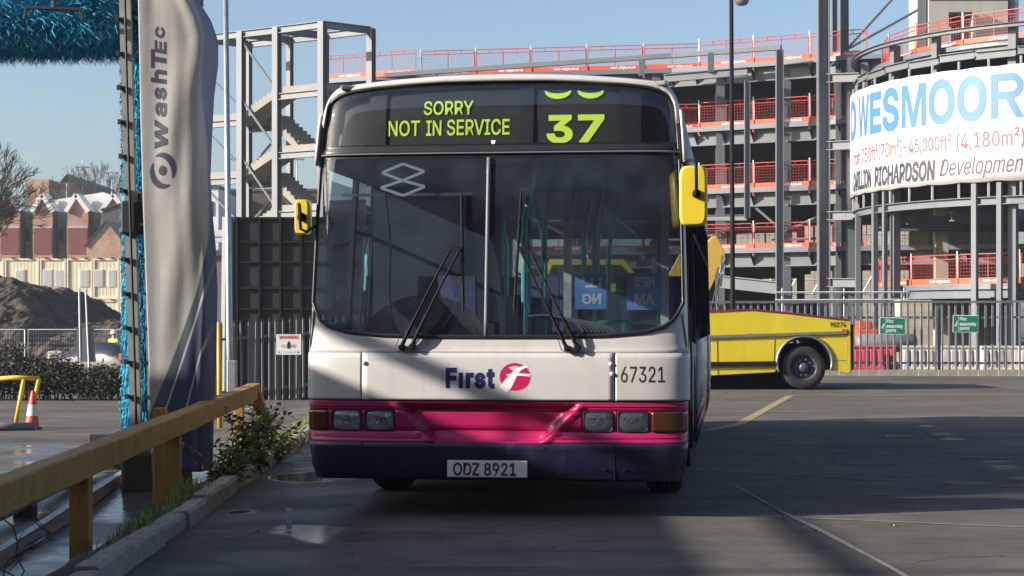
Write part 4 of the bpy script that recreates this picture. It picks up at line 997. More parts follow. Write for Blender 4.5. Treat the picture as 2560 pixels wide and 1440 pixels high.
def curtain_mat():
    m = mat('curtain_fabric', (.33,.317,.295), .75, 0, .07, 2, bump=.15, bscale=9, dirt=.45, dirtcol=(.17,.15,.12), streak=3)
    nt = m.node_tree; N = nt.nodes; L = nt.links; b = N['Principled BSDF']
    src = b.inputs['Base Color'].links[0].from_socket
    uv = N.new('ShaderNodeUVMap'); uv.uv_map = 'UVMap'; sx = N.new('ShaderNodeSeparateXYZ'); L.new(uv.outputs[0], sx.inputs[0])
    s, t = sx.outputs[0], sx.outputs[1]
    def math_(op, a, b_, c=None):
        x = N.new('ShaderNodeMath'); x.operation = op
        for k, q in enumerate((a, b_) if c is None else (a, b_, c)):
            if isinstance(q, (int, float)): x.inputs[k].default_value = q
            else: L.new(q, x.inputs[k])
        return x.outputs[0]
    # t here runs 0 (top of picture) to 1; swoosh edge s = 1 - 2.87 (t-.42)^1.9
    tt = math_('MAXIMUM', math_('SUBTRACT', t, .42), 0.0)
    sb = math_('SUBTRACT', 1.0, math_('MULTIPLY', math_('POWER', tt, 1.9), 2.87))
    sw = N.new('ShaderNodeMapRange'); sw.inputs[1].default_value = -.006; sw.inputs[2].default_value = .012; L.new(math_('SUBTRACT', s, sb), sw.inputs[0])
    d1 = math_('SUBTRACT', t, .67); s1 = math_('SUBTRACT', math_('SUBTRACT', .91, math_('MULTIPLY', d1, 1.5)), math_('MULTIPLY', math_('MULTIPLY', d1, math_('ABSOLUTE', d1, 0)), 1.6))
    e1 = math_('SUBTRACT', s, s1); l1 = math_('LESS_THAN', math_('ABSOLUTE', e1, 0), .016)
    e2 = math_('SUBTRACT', s, math_('SUBTRACT', .93, math_('MULTIPLY', math_('SUBTRACT', t, .80), 1.7))); l2 = math_('LESS_THAN', math_('ABSOLUTE', e2, 0), .015)
    l2 = math_('MULTIPLY', l2, math_('GREATER_THAN', t, .78)); l1 = math_('MULTIPLY', l1, math_('GREATER_THAN', t, .60))
    def mix(f, a, c):
        x = N.new('ShaderNodeMix'); x.data_type = 'RGBA'; L.new(f, x.inputs[0])
        for q, k in ((a, 6), (c, 7)):
            if isinstance(q, tuple): x.inputs[k].default_value = q
            else: L.new(q, x.inputs[k])
        return x.outputs[2]
    inner = mix(math_('GREATER_THAN', e1, 0.0), (.055,.075,.085,1), (.05,.065,.125,1))
    inner = mix(math_('MAXIMUM', l1, l2), inner, (.42,.40,.36,1))
    col = mix(sw.outputs[0], src, inner)
    # blue back edge of the fabric
    be = N.new('ShaderNodeMapRange'); be.inputs[1].default_value = .90; be.inputs[2].default_value = .93; L.new(math_('ADD', s, math_('MULTIPLY', math_('SINE', math_('MULTIPLY', t, 11.0), 0), .05)), be.inputs[0])
    col = mix(math_('MULTIPLY', be.outputs[0], .8), col, (.10,.125,.22,1))
    L.new(col, b.inputs['Base Color'])
    return m
cur = MB(); nu, nv = 44, 110
cur.grid(lambda s, t: cpt(s, t)-Vector((GX,GY,GZ)), [i/nu for i in range(nu+1)], [j/nv for j in range(nv+1)])
me = cur.mesh('splash_curtain', curtain_mat(), True)
uvl = me.uv_layers.new(name='UVMap')
for lp in me.loops:
    i = lp.vertex_index; py = -60+1240*(i//(nu+1))/nv; uvl.data[lp.index].uv = ((i % (nu+1))/nu, py/1040)
co = put('splash_curtain', me, gan, solid=.012)
M['washink'] = mat('wash_lettering', (.032,.036,.06), .6, 0, .1, 5)
b = MB(); GO = Vector((GX, GY, GZ))
def cm_(px, py): s, t = cinv(px, py); return cpt(s, t, .014)-GO
def wl_(txt, y0, y1, x0, x1, bold=.03):   # reading upwards from y0 to y1, letter feet at x1
    lettering(b, cut2(text2d(txt, w=y0-y1, h=x1-x0, bold=bold, shear=.12), 6), lambda a, c: cm_(x1-c, y0-a))
wl_('w', 372, 298, 387, 421); wl_('a', 293, 256, 389, 419); wl_('s', 251, 218, 387, 418); wl_('h', 211, 174, 378, 417)
wl_('T', 171, 122, 378, 416); wl_('E', 136, 100, 387, 416); wl_('c', 96, 66, 388, 412)
cx, cy = 408, 427; th0 = radians(35)
def rot(a, c): return cx+a*cos(th0)*.80-c*sin(th0)*.8, cy+(a*sin(th0)+c*cos(th0))*1.0
for sg in (-1, 1):
    n = 20; pts = []
    for i in range(n+1):
        t = pi*.04+pi*.80*i/n; pts.append((40*cos(t)*sg-4*sg, -(40*sin(t))*sg+4*sg))
    ribbon(b, pts, [1+17*sin(pi*i/n)**.8 for i in range(n+1)], lambda a, c: cm_(*rot(a, c)))
b.add([cm_(cx+10.5*cos(2*pi*i/20), cy+12.5*sin(2*pi*i/20)) for i in range(20)]+[cm_(cx, cy)], [(i, (i+1) % 20, 20) for i in range(20)])
b.build('lettering', M['washink'], co)
b = MB(); b.beam(W(500,-40,15.05)-GO, W(500,16,15.05)-GO, .05, .05, up=(0,1,0)); b.beam(W(330,-30,14.9)-GO, W(520,-30,15.1)-GO, .05,.05); b.each('curtain_bracket', M['darksteel'], gan)
b = MB(); b.grid(lambda s, t: Vector((lerp(X(508,15.15), X(538,15.15), s), 15.15+.05*s, Z(lerp(690,1000,t), 15.15)))-GO, [0,.5,1], [0,.5,1]); b.build('curtain_back_panel', M['washsteel'], gan, solid=.02)

# guide rails on the wash floor
for k, (pts, nm, lab) in enumerate((([(X(-260,11), 11), (X(0,12.7), 12.7), (X(315,18.1), 18.1), (X(400,21), 21)], 'guide_rail', 'fat grey wheel guide pipe along the wet wash lane'), ([(X(-250,8.8), 8.8), (X(0,10.8), 10.8), (X(320,16), 16), (X(400,19.5), 19.5)], 'wash_rail', 'flat steel running rail of the bus wash in the wet lane'))):
    r = thing(nm, lab, 'rail'); b = MB()
    path = [(x, y, g(x, y)+(.13 if k == 0 else .05)) for x, y in pts]
    if k == 0: b.tube(path, .055, 10)
    else:
        for p, q in zip(path, path[1:]): b.beam(p, q, .06, .09)
    b.build('rail_bar', M['galv'] if k == 0 else M['washsteel'], r, smooth=k == 0)
    b = MB()
    for p, q in zip(path, path[1:]):
        for t in (.15,.5,.85): c = Vector(p).lerp(Vector(q), t); b.box((c.x, c.y, c.z-.075), (.14,.16,.09 if k == 0 else .05))
    b.each('bracket', M['darksteel'], r)

# ------------------------------------------------------------------ yellow rail beside the lane
yr = thing('guard_rail', 'yellow painted timber guard rail on posts along the kerb', 'railing')
P0 = (rx(5.0), 5.0, .535+.0); 
b = MB()
seg = [(rx(y)+.008*sin(y*2), y, lerp(.51, .612, (y-8)/10)) for y in [5+.65*i for i in range(21)]]
pr = [(-.062,-.073),(-.064,.068),(-.056,.076),(.056,.076),(.064,.068),(.062,-.073)]
vs = []; RR = random.Random(2)
for x, y, z in seg:
    for a, c in pr: vs.append((x+a+RR.uniform(-.003,.003), y, z+c+RR.uniform(-.003,.003)))
n = 6; b.add(vs, [(i*n+j, i*n+(j+1) % n, (i+1)*n+(j+1) % n, (i+1)*n+j) for i in range(len(seg)-1) for j in range(n)]+[tuple(range(n)), tuple((len(seg)-1)*n+j for j in range(n))[::-1]])
b.build('top_rail', M['yellowtimber'], yr, bevel=.006)
for y, w, zb_ in ((9.94,.108,-.26),(13.05,.115,-.06),(6.6,.12,-.26)):
    b = MB(); x = rx(y); b.box((x-.01, y, (.47+zb_)/2), (w,.11,.47-zb_)); b.build('post', M['yellowtimber'], yr, bevel=.008)
ye = 17.9; xe = rx(ye)
b = MB(); b.beam((xe+.02, ye-.05, .62), (xe+.20, ye+.25, -.02), .11, .12, up=(0,1,0)); b.build('end_leg', M['yellowtimber'], yr, bevel=.008)
b = MB(); b.beam((xe-.12, ye-.1, .50), (xe-.13, ye-.1, -.08), .09, .09, up=(0,1,0)); b.build('post', M['yellowtimber'], yr, bevel=.008)
b = MB(); b.box((rx(13.05)-.10, 13.05, .33), (.09,.10,.70)); b.build('post', M['yellowtimber'], yr, bevel=.008)
b = MB()
for y in (9.94,13.05):
    for dy in (-.03,.03):
        for zz in (.42,.50): b.lathe([(.014,0),(.012,.006),(0,.008)], 8, Matrix.Translation((rx(y)+.062, y+dy, zz))@Matrix.Rotation(pi/2, 4, 'Y'))
b.each('bolt', M['washsteel'], yr)
b = MB(); b.beam((rx(12.4)+.10, 12.4, .0), (rx(17.5)+.10, 17.5, -.03), .05, .10); b.build('bottom_board', M['yellowtimber'], yr, bevel=.006)

# ------------------------------------------------------------------ plants
def leafmat(name, c, rough=.55): 
    m = mat(name, c, rough, 0, .45, 3); return m
M['leaf'] = leafmat('weed_leaf', (.12,.17,.04)); M['leafdark'] = leafmat('dark_leaf', (.055,.09,.026)); M['hedgeleaf'] = leafmat('hedge_leaf', (.035,.05,.018), .8); M['hedgedark'] = leafmat('hedge_dark_leaf', (.022,.032,.013), .8); M['leafdry'] = leafmat('dry_leaf', (.20,.145,.06)); M['twig'] = mat('twig', (.09,.06,.04), .9, 0, .3, 5)
M['grass'] = leafmat('grass_blade', (.13,.21,.035))
RP = random.Random(21)
def leaf(b, p, L, w, mi):
    a = RP.uniform(0, 2*pi); el = RP.uniform(-.7, .9); d = Vector((cos(a)*cos(el), sin(a)*cos(el), sin(el))); s = d.cross(Vector((RP.uniform(-1,1), RP.uniform(-1,1), RP.uniform(.2,1)))).normalized()*w/2; n_ = s.cross(d).normalized()*w*.15
    b.add([p, p+d*L*.5+s+n_, p+d*L-n_*2, p+d*L*.5-s+n_], [(0,1,2),(0,2,3)], mi)
def weed(name, label, x, y, z, H, n, lean, cat='plant', spread=.3):
    t = thing(name, label, cat, (x, y, z)); b = MB(); s = MB()
    for k in range(n):
        a = RP.uniform(0, 2*pi); h = H*RP.uniform(.45, 1); q = Vector((cos(a), sin(a), 0))*spread*RP.uniform(.3, 1)+Vector((lean[0], lean[1], 0))*h
        root = Vector((RP.uniform(-.12,.12), RP.uniform(-.25,.25), 0)); path = [root+q*(u**1.5)+Vector((0,0,h*u))+Vector((RP.uniform(-.01,.01), RP.uniform(-.01,.01), 0)) for u in [i/7 for i in range(8)]]
        s.tube(path, [.006-.0006*i for i in range(8)], 4)
        for i in range(1, 8):
            for _ in range(6): leaf(b, path[i].lerp(path[i-1], RP.random())+Vector((RP.uniform(-.05,.05), RP.uniform(-.05,.05), RP.uniform(-.03,.03))), RP.uniform(.03,.10), RP.uniform(.016,.046), RP.choice((0,0,0,0,1,1,2)))
    s.build('stem', M['twig'], t); o = b.build('leaves', [M['leaf'], M['leafdark'], M['leafdry']], t); o['kind'] = 'stuff'
    return t
weed('weed_shrub', 'tall leafy weed growing under the far end of the yellow rail', rx(15.6)+.28, 15.4, .05, .56, 20, (.05,0), spread=.34)
weed('weed_shrub', 'bushy low weed beside the middle post of the yellow rail', rx(14.2)+.22, 14.2, .05, .34, 12, (.05,0), spread=.26)
weed('weed_shrub', 'leafy weed at the foot of the slanted end leg', rx(16.8)+.25, 16.9, .03, .42, 12, (.03,0), spread=.26)
def tuft(label, x, y, n, H, sx, sy):
    b = MB()
    for i in range(n):
        px, py = x+RP.gauss(0, sx), y+RP.gauss(0, sy); p = Vector((px, py, soilz(min(1,max(0,(px-rx(py)+.16)/(kx(py)-.12-rx(py)+.16))), py)-.01)); a = RP.uniform(0, 2*pi); h = H*RP.uniform(.4, 1.1); d = Vector((cos(a), sin(a), 0))*h*RP.uniform(.2,.8); s = Vector((-sin(a), cos(a), 0))*.003
        b.add([p-s, p+s, p+d*.4+s*.8+Vector((0,0,h*.7)), p+d*.4-s*.8+Vector((0,0,h*.7)), p+d+Vector((0,0,h))], [(0,1,2,3),(3,2,4)], RP.randrange(5) == 0)
    o = b.build('grass_tuft', [M['grass'], M['leafdry']]); tag(o, label, 'grass', None, 'stuff')
tuft('bright green grass growing at the foot of the yellow post', rx(13)+.16, 12.7, 700, .12, .07, .25)
tuft('grass fringe along the soil behind the kerb in the shade', rx(10.5)+.16, 11.0, 500, .08, .05, .5)
tuft('grass growing over the kerb towards the fence', kx(19)-.1, 18.6, 600, .10, .07, .6)
tuft('weeds along the kerb far beyond the rail', kx(22)-.15, 22.5, 400, .12, .1, .9)
def bramble(label, x, y):
    b = MB()
    for k in range(4):
        a = RP.uniform(-.9, .9); h = RP.uniform(.25,.5); pts = [Vector((x+RP.uniform(-.1,.1)+sin(a)*h*u*.7, y+.1*u, .0+h*u)) for u in [i/6 for i in range(7)]]
        b.tube(pts, [.004]*6+[.001], 4)
        for i in (3,4,5): e = pts[i]+Vector((RP.uniform(-.12,.12), RP.uniform(-.08,.08), RP.uniform(.02,.1))); b.tube([pts[i], e], [.0025,.0008], 3)
    tag(b.build('dead_stalks', M['twig']), label, 'plant')
bramble('bare dead stalks beside the near rail post', rx(9)-.12, 8.9)
bramble('bare dead stalks left of the near rail post on the wet lane', rx(9)-.40, 8.9)

# loose debris on the yard
M['litter'] = mat('litter', (.5,.48,.44), .8, 0, .2, 9)
b = MB()
for px, py in ((1818,983),(2210,1092),(2206,973),(2476,965),(2230,1317),(1985,1157),(2080,1152),(1100,1350),(640,1330),(880,1390),(1380,1372),(2040,1330),(1960,1300),(2300,1100)):
    p = GP(px, py); r = RP.uniform(.012,.03); a = RP.uniform(0,3); b.add([p+Vector((r*cos(a), r*sin(a), .006)), p+Vector((-r*sin(a), r*cos(a), .012)), p+Vector((-r*cos(a), -r*sin(a)*.7, .006)), p+Vector((r*.6, -r, .02))], [(0,1,2),(0,2,3),(0,1,3)])
tag(b.build('litter', M['litter']), 'pale scraps of litter scattered over the asphalt', 'litter', None, 'stuff')
b = MB(); p = GP(722, 1308); b.box((p.x, p.y, .045), (.035,.02,.10)); tag(b.build('marker_stub', M['galvpaint']), 'short pale stub standing in the puddle beside the bus', 'stub')
b = MB(); p = GP(646, 1064, -.15); b.lathe([(0,0),(.10,.0),(.11,.05),(.08,.1),(0,.12)], 12, Matrix.Translation((X(646,24.5), 24.5, g(X(646,24.5),24.5)))); tag(b.build('rubber_block', M['rubber'], smooth=True), 'round black rubber block on the ground beyond the rail end', 'block')

# ------------------------------------------------------------------ left middle distance
# yellow tubular barrier and cone
yb = thing('pipe_barrier', 'bent yellow tubular barrier at the left edge with a cone against it', 'barrier', (X(40,27), 27, g(-7.4,27)))
M['ypipe'] = mat('yellow_pipe', (.62,.45,.04), .45, 0, .12, 5, dirt=.25)
q = yb.location
b = MB()
for p in ([(-30,948),(40,944),(98,946)],): b.tube([W(x, y, 27)-q for x, y in p], .035, 8)
b.build('top_bar', M['ypipe'], yb, smooth=True)
for x0, y0, x1, y1 in ((60,947,38,1066),(98,946,72,1066),(-25,948,-32,1070)):
    b = MB(); b.tube([W(x0,y0,27)-q, W(x1,y1,27)-q], .033, 8); b.build('leg', M['ypipe'], yb, smooth=True)
def cone():
    c = thing('traffic_cone', 'orange and white traffic cone leaning by the yellow tubular barrier', 'traffic cone', (X(80,26.5), 26.5, g(-7,26.5)))
    Mo = mat('cone_orange', (.62,.08,.02), .5, 0, .15, 5, dirt=.2); Mw = mat('cone_sleeve', (.68,.66,.64), .4, 0, .08, 5)
    b = MB(); b.box((0,0,.02), (.24,.24,.04)); b.build('base', M['rubber'], c, bevel=.01)
    b = MB(); b.lathe([(.105,.04),(.085,.2),(.062,.37),(.03,.56),(.022,.575),(0,.575)], 20); b.build('cone_body', Mo, c, smooth=True)
    b = MB(); b.lathe([(.0865,.205),(.064,.37)], 20); b.build('sleeve', Mw, c, smooth=True); c.rotation_euler.y = .03
cone()
b = MB(); b.tube([(X(-60,26), 26, g(-8,26)+.06), (X(78,26), 26.2, g(-7,26)+.06)], .06, 10); tag(b.build('drain_pipe', M['greytrim'], smooth=True), 'grey plastic pipe lying on the ground left of the cone', 'pipe')
b = MB(); b.box((X(330,22.5), 22.5, g(-4.7,22.5)+.06), (1.0,.25,.12)); tag(b.build('timber_sleeper', M['darksteel']), 'dark timber sleeper lying on the ground near the gantry foot', 'timber')
# hedge
def hedge():
    h = thing('hedge', 'dark untrimmed hedge along the far side of the lane', 'hedge', (X(150,42), 42, g(-10,42)))
    b = MB(); x0, x1 = X(-120,42)-h.location.x, X(330,42)-h.location.x
    prof = [(0,1.15),(.3,1.25),(.5,1.05),(.7,.85),(.85,.75),(1,.6)]
    for i in range(13000):
        t = RP.random(); top = interp(prof, t)*(1+.12*sin(t*23)+.08*sin(t*57)); u = RP.random()**.6; a = RP.uniform(0, pi)
        p = Vector((lerp(x0, x1, t)+RP.uniform(-.1,.1), -cos(a)*.75*u+RP.uniform(-.1,.1), top*(.15+.85*sin(a)**.7*u)+RP.gauss(0,.05)))
        if p.z < 0: continue
        leaf(b, p, RP.uniform(.05,.12), RP.uniform(.03,.06), RP.choice((0,1,1,1,1,2)) if RP.random() < .97 else 3)
    b.build('foliage', [M['hedgeleaf'], M['hedgedark'], M['twig'], M['leafdry']], h)['kind'] = 'stuff'
    b = MB()
    for i in range(60):
        t = RP.random(); p = Vector((lerp(x0, x1, t), RP.uniform(-.4,.4), 0)); b.tube([p, p+Vector((RP.uniform(-.3,.3), RP.uniform(-.3,.1), interp(prof, t)*RP.uniform(.6,1.15)))], [.02,.004], 4)
    b.build('stem', M['twig'], h)
hedge()
# two poles with the back of a board
sb = thing('board_sign', 'grey board seen from behind on two tall thin poles', 'sign', (X(215,50), 50, g(-12,50)))
q = sb.location; b = MB(); b.grid(lambda x, z: Vector((x+.03*sin(z*3), .03*sin(x*4), z)), [X(193,50)-q.x, X(214,50)-q.x, X(238,50)-q.x], [Z(905,50)-q.z, Z(860,50)-q.z, Z(818,50)-q.z]); b.build('board', M['greytrim'], sb, solid=.02)
for a, c in (((198,722),(201,900)),((214,722),(222,900))):
    b = MB(); b.tube([W(*a,50)-q, W(*c,50)-q, Vector((W(*c,50).x-q.x,0,0))], .028, 6); b.build('pole', M['galvpaint'], sb)
# mesh site fence
M['heras'] = mat('mesh_fence_steel', (.62,.63,.64), .4, .4, .08, 3)
hf = thing('mesh_fence_panel', 'galvanised mesh site fence panel before the earth mound, first from the left', 'fence panel', (0,0,0), 0, 'mesh site fence panels')
b = MB()
for p, q_ in (((0,0,.1),(3.3,0,.1)),((0,0,1.95),(3.3,0,1.95)),((0,0,.0),(0,0,1.95)),((3.3,0,.0),(3.3,0,1.95))): b.tube([p, q_], .026, 6)
b.build('frame', M['heras'], hf)
b = MB()
for i in range(1, 33): b.beam((i*.1,0,.1), (i*.1,0,1.95), .0028,.0028)
for i in range(1, 10): b.beam((0,0,.1+i*.19), (3.3,0,.1+i*.19), .004,.004)
b.build('wire_mesh', M['heras'], hf)
for i in range(6):
    x = X(-150,70)+3.42*i-.0; y = 70+.05*i; z = g(x, y)
    if i == 0: hf.location = (x, y, z)
    else: dup(hf, (x, y, z), None, 'galvanised mesh site fence panel before the earth mound, %s from the left' % ORD[i])
# earth mound
M['earth'] = mat('dug_earth', (.070,.050,.036), .95, 0, .6, 1.1, bump=1, bscale=5)
prof = [(-260,668),(-60,655),(0,660),(60,664),(100,672),(140,690),(180,720),(215,742),(260,756),(320,762),(420,770),(560,800),(700,830)]
from mathutils import noise as mn
def mound(px, t):
    y = lerp(74, 104, t); top = Z(interp(prof, px), 86)+1.0; k = sm(0, .42, t)*sm(1.0, .55, t)
    xx = X(px, 86); rough = .45*mn.fractal(Vector((xx*.3, y*.3, 3.3)), .9, 2, 7)+.22*mn.fractal(Vector((xx*1.3, y*1.3, 1.3)), .7, 2, 4)
    z = -1.6+max(0, (.35*sm(0,.08,t)*top*.8+.65*k*top)+rough*.8*sm(0,.06,t))
    return Vector((X(px, 86)+(t-.4)*1.5, y, z))
tag(MB().grid(mound, [-300+6*i for i in range(165)], [i/120 for i in range(121)]).build('earth_mound', M['earth'], smooth=False), 'dark mound of dug earth behind the mesh fence', 'earth mound')
# concrete block barrier by the car
b = MB(); z = g(-12,68); b.box((X(150,68), 68, z+.35), (4.5,.5,.7)); b.box((X(140,67.8), 67.8, z+.95), (.55,.4,.35)); tag(b.build('block_barrier', M['concrete'], bevel=.05), 'pale concrete block barrier in front of the mesh fence', 'barrier')
# lamp pole left of the bus
lp = thing('lamp_post', 'tall grey lamp post rising behind the far end of the yellow rail', 'lamp post', (X(580,30), 30, g(X(580,30),30)))
q = lp.location; b = MB(); b.tube([Vector((0,0,0)), Vector((X(574,30)-q.x,0,1.2)), Vector((X(562,30)-q.x,0,8.2))], [.062,.055,.042], 12); b.tube([Vector((X(562,30)-q.x,0,8.1)), Vector((X(562,30)-q.x-.4,0,8.4)), Vector((X(562,30)-q.x-1.0,0,8.5))], .03, 8); b.build('column', M['galv'], lp, smooth=True)
b = MB(); b.lathe([(0,-.06),(.13,-.04),(.15,0),(.1,.07),(0,.09)], 12, Matrix.Translation((X(562,30)-q.x-1.2,0,8.5))@Matrix.Scale(2, 4, (1,0,0))); b.build('lamp_head', M['greytrim'], lp, smooth=True)
b = MB(); b.box((0,0,.5), (.16,.16,1.0)); b.build('base_plate', M['galv'], lp, bevel=.02)
b = MB(); p = W(545, 985, 27); b.tube([(X(550,27), 27, g(-4.4,27)), (X(546,27), 27, Z(805,27))], .038, 8); tag(b.build('marker_post', M['ypipe'], smooth=True), 'slim yellow post standing at the left end of the palisade fence', 'post')
# dark open steel frame box behind left fence
M['tarp'] = mat('black_sheet', (.007,.008,.009), .7, 0, .25, 1.2, bump=.3, bscale=4)
hb = thing('hoarding', 'tall black sheeted hoarding with steel ribs behind the left fence', 'hoarding', (X(590,42), 42, g(-6,42)))
q = hb.location; x0 = X(566,42)-q.x; x1 = X(985,42)-q.x; z1 = Z(542,42)-q.z
b = MB(); b.box(((x0+x1)/2, .12, z1/2), (x1-x0, .08, z1)); b.build('sheet', M['tarp'], hb)
for x in (X(592,42)-q.x, X(648,42)-q.x, X(700,42)-q.x, X(752,42)-q.x, X(830,42)-q.x, x1):
    b = MB(); b.box((x, .04, z1/2), (.05,.09,z1)); b.build('rib', M['black'], hb)
for py in (545,604,655,720,772):
    b = MB(); b.box(((x0+x1)/2+.1, .045, Z(py,42)-q.z), (x1-x0-.2,.07,.05)); b.build('rail', M['black'], hb)
b = MB(); b.beam((X(556,42)-q.x, -.02, 0), (X(561,42)-q.x, -.02, z1), .09,.05,up=(0,1,0)); b.build('edge_strip', M['white'], hb)
# ------------------------------------------------------------------ left background
def P0(px, d, py): return Vector((X(px, d), d, Z(py, d)))
M['cream'] = mat('cream_cabin', (.74,.67,.50), .5, 0, .06, 1, streak=2, dirt=.25, dirtcol=(.40,.36,.28))
M['shutter'] = mat('window_shutter', (.50,.50,.49), .5, 0, .05, 3)
M['glassdark'] = mat('dark_window', (.03,.035,.04), .12, 0, .2, 3)
def cabin(px0, px1, py0, py1, d, wins, label):
    w = (px1-px0)/F*d; z0 = Z(py1, d); z1 = Z(py0, d); h = z1-z0
    t = thing('site_cabin', label, 'site cabin', (X(px0, d), d, z0), 0, 'cream site cabins in a row')
    b = MB(); b.box((w/2, 1.2, h/2), (w-.04, 2.4, h-.1)); b.build('wall', M['cream'], t)
    b = MB()
    n = int(w/.22)
    for i in range(n): b.box((.12+i*(w-.24)/max(1, n-1), -.0, h/2), (.05,.016,h-.4))
    b.each('cladding_rib', M['cream'], t)
    b = MB()
    for x in (.06, w-.06): b.box((x, -.02, h/2), (.11,.10,h))
    for z in (.06, h-.06): b.box((w/2, -.02, z), (w-.24,.10,.12))
    b.build('frame', M['cream'], t)
    b = MB()
    for x in (.25*w,.75*w): b.box((x, -.05, h+.02), (.25,.2,.06))
    b.each('lifting_bracket', M['darksteel'], t)
    for a, c in wins:
        x0 = (a-px0)/F*d; x1 = (c-px0)/F*d
        b = MB(); b.box(((x0+x1)/2, -.03, h*.52), (x1-x0, .06, h*.42)); wn_ = b.build('window', M['white'], t)
        b = MB()
        for k in range(9): b.box(((x0+x1)/2, -.065, h*.52+(k-4)*h*.043), (x1-x0-.12,.012,h*.036))
        b.build('shutter_slat', M['shutter'], wn_)
    return t
DC = 117
for k, (a, c, wins) in enumerate(((-140,-62,[(-110,-92)]),(-60,10,[]),(12,98,[(38,62)]),(100,165,[(107,131),(137,160)]),(167,232,[(199,222)]),(233,298,[(234,258),(270,290)]),(299,372,[(330,350)]),(374,440,[]))):
    for lev in range(2):
        cabin(a, c, 646+lev*104, 748+lev*104, DC, wins, ('cream site cabin in the upper row above the earth mound, %s from the left' % ORD[k], 'cream site cabin in the lower row behind the earth mound, %s from the left' % ORD[k])[lev])
# terrace of brick houses with pale roofs
M['brickred'] = brickmat('red_brick', (.40,.18,.115), (.33,.15,.10), (.33,.27,.22), 1.0)
M['brickorange'] = brickmat('orange_brick', (.48,.26,.15), (.40,.21,.125), (.42,.35,.28), 1.0)
M['redpanel'] = mat('maroon_panel', (.17,.05,.05), .7, 0, .2, .8)
M['paleroof'] = mat('pale_roof', (.66,.64,.62), .7, 0, .1, .6)
M['render'] = mat('grey_render', (.36,.34,.31), .8, 0, .12, .6)
M['slate'] = mat('dark_slate', (.06,.06,.065), .7, 0, .2, 1)
DH = 150
terr = thing('terrace_building', 'red brick terrace with steep gabled bays and pale roofs at the left', 'building', (X(0,DH), DH, 0))
q = terr.location
def H(px, py, dy=0): return Vector((X(px, DH)-q.x, dy, Z(py, DH)))
def wallp(pts, y0, y1, name, m, par=terr):
    b = MB(); b.prism(pts, lambda a, c: Vector((X(a, DH)-q.x, y0, Z(c, DH))), lambda a, c: Vector((X(a, DH)-q.x, y1, Z(c, DH)))); return b.build(name, m, par, fix=True)
wallp([(-150,800),(480,800),(480,530),(-150,530)], .4, 9, 'wall', M['render'])
wallp([(-150,530),(480,530),(480,478),(310,484),(270,486),(250,478),(-20,520),(-150,535)], 1.2, 9, 'roof', M['paleroof'])
for a, pk_, c in ((92,116,141),(177,200,229),(262,292,322),(10,30,60),(-70,-45,-20)):
    wallp([(a,800),(c,800),(c,530),(pk_,495),(a,530)], -1.2, .8, 'gable_bay', M['brickred'])
    wallp([(a+3,636),(c-3,636),(c-3,572),(a+3,572)], -1.26, -1.19, 'panel', M['redpanel'])
    for s0, s1, e0, e1 in ((a-2,pk_,532,490),(pk_,c+2,490,532)):
        b = MB(); b.beam(H(s0,e0,-.3), H(s1,e1,-.3), 2.4, .35); b.build('coping', M['paleroof'], terr)
    wallp([(a+1,572.5),(c-1,572.5),(c-1,567),(a+1,567)], -1.3, -1.18, 'lintel', M['concrete'])
    for x in (a-3, c+1): wallp([(x,800),(x+4,800),(x+4,530),(x,530)], -1.0, -.2, 'downpipe', M['slate'])
for a, c in ((147,157),(160,171),(48,58),(62,72),(236,246),(248,258)):
    wn_ = wallp([(a,602),(c,602),(c,570),(a,570)], .25, .39, 'window', M['glassdark'])
for a, c in ((144,174),(45,90),(234,260)):
    wallp([(a,642),(c,642),(c,606),(a,606)], .2, .38, 'panel', M['brickorange']); wallp([(a,606),(c,606),(c,603),(a,603)], .1, .37, 'sill', M['concrete'])
# plain brick gable house in front
def gable_house(name, label, px0, pk_, px1, pyb, pye, pyp, d, depth, m, rm):
    t = thing(name, label, 'house', (X(pk_, d), d, 0)); qx = t.location.x
    f = lambda y: (lambda a, c: Vector((X(a, d)-qx, y, Z(c, d))))
    b = MB(); b.prism([(px0,pyb),(px1,pyb),(px1,pye),(pk_,pyp),(px0,pye)], f(0), f(depth)); b.build('wall', m, t, fix=True)
    for a, e0, c, e1 in ((px0-4,pye+3,pk_,pyp-3),(pk_,pyp-3,px1+4,pye+3)):
        b = MB(); b.prism([(a,e0),(c,e1),(c,e1+3),(a,e0+3)], f(-.15), f(depth+.2)); b.build('roof', rm, t, fix=True)
    return t
gable_house('brick_house', 'plain orange brick gable end behind the site cabins', 216, 266, 312, 760, 610, 553, 138, 9, M['brickorange'], M['slate'])
gable_house('brick_hall', 'dark gabled hall with an orange side wall rising behind the terrace', 122, 168, 210, 760, 490, 437, 190, 22, M['slate'], M['slate'])
b = MB(); b.box((X(100,192), 197, 7), (2.4,12,19)); tag(b.build('brick_annex', M['brickorange']), 'orange brick annex left of the dark gabled hall', 'building')
gable_house('brick_house', 'dark slate roofed house to the right of the orange gable end', 255, 300, 352, 760, 520, 511, 146, 9, M['slate'], M['slate'])
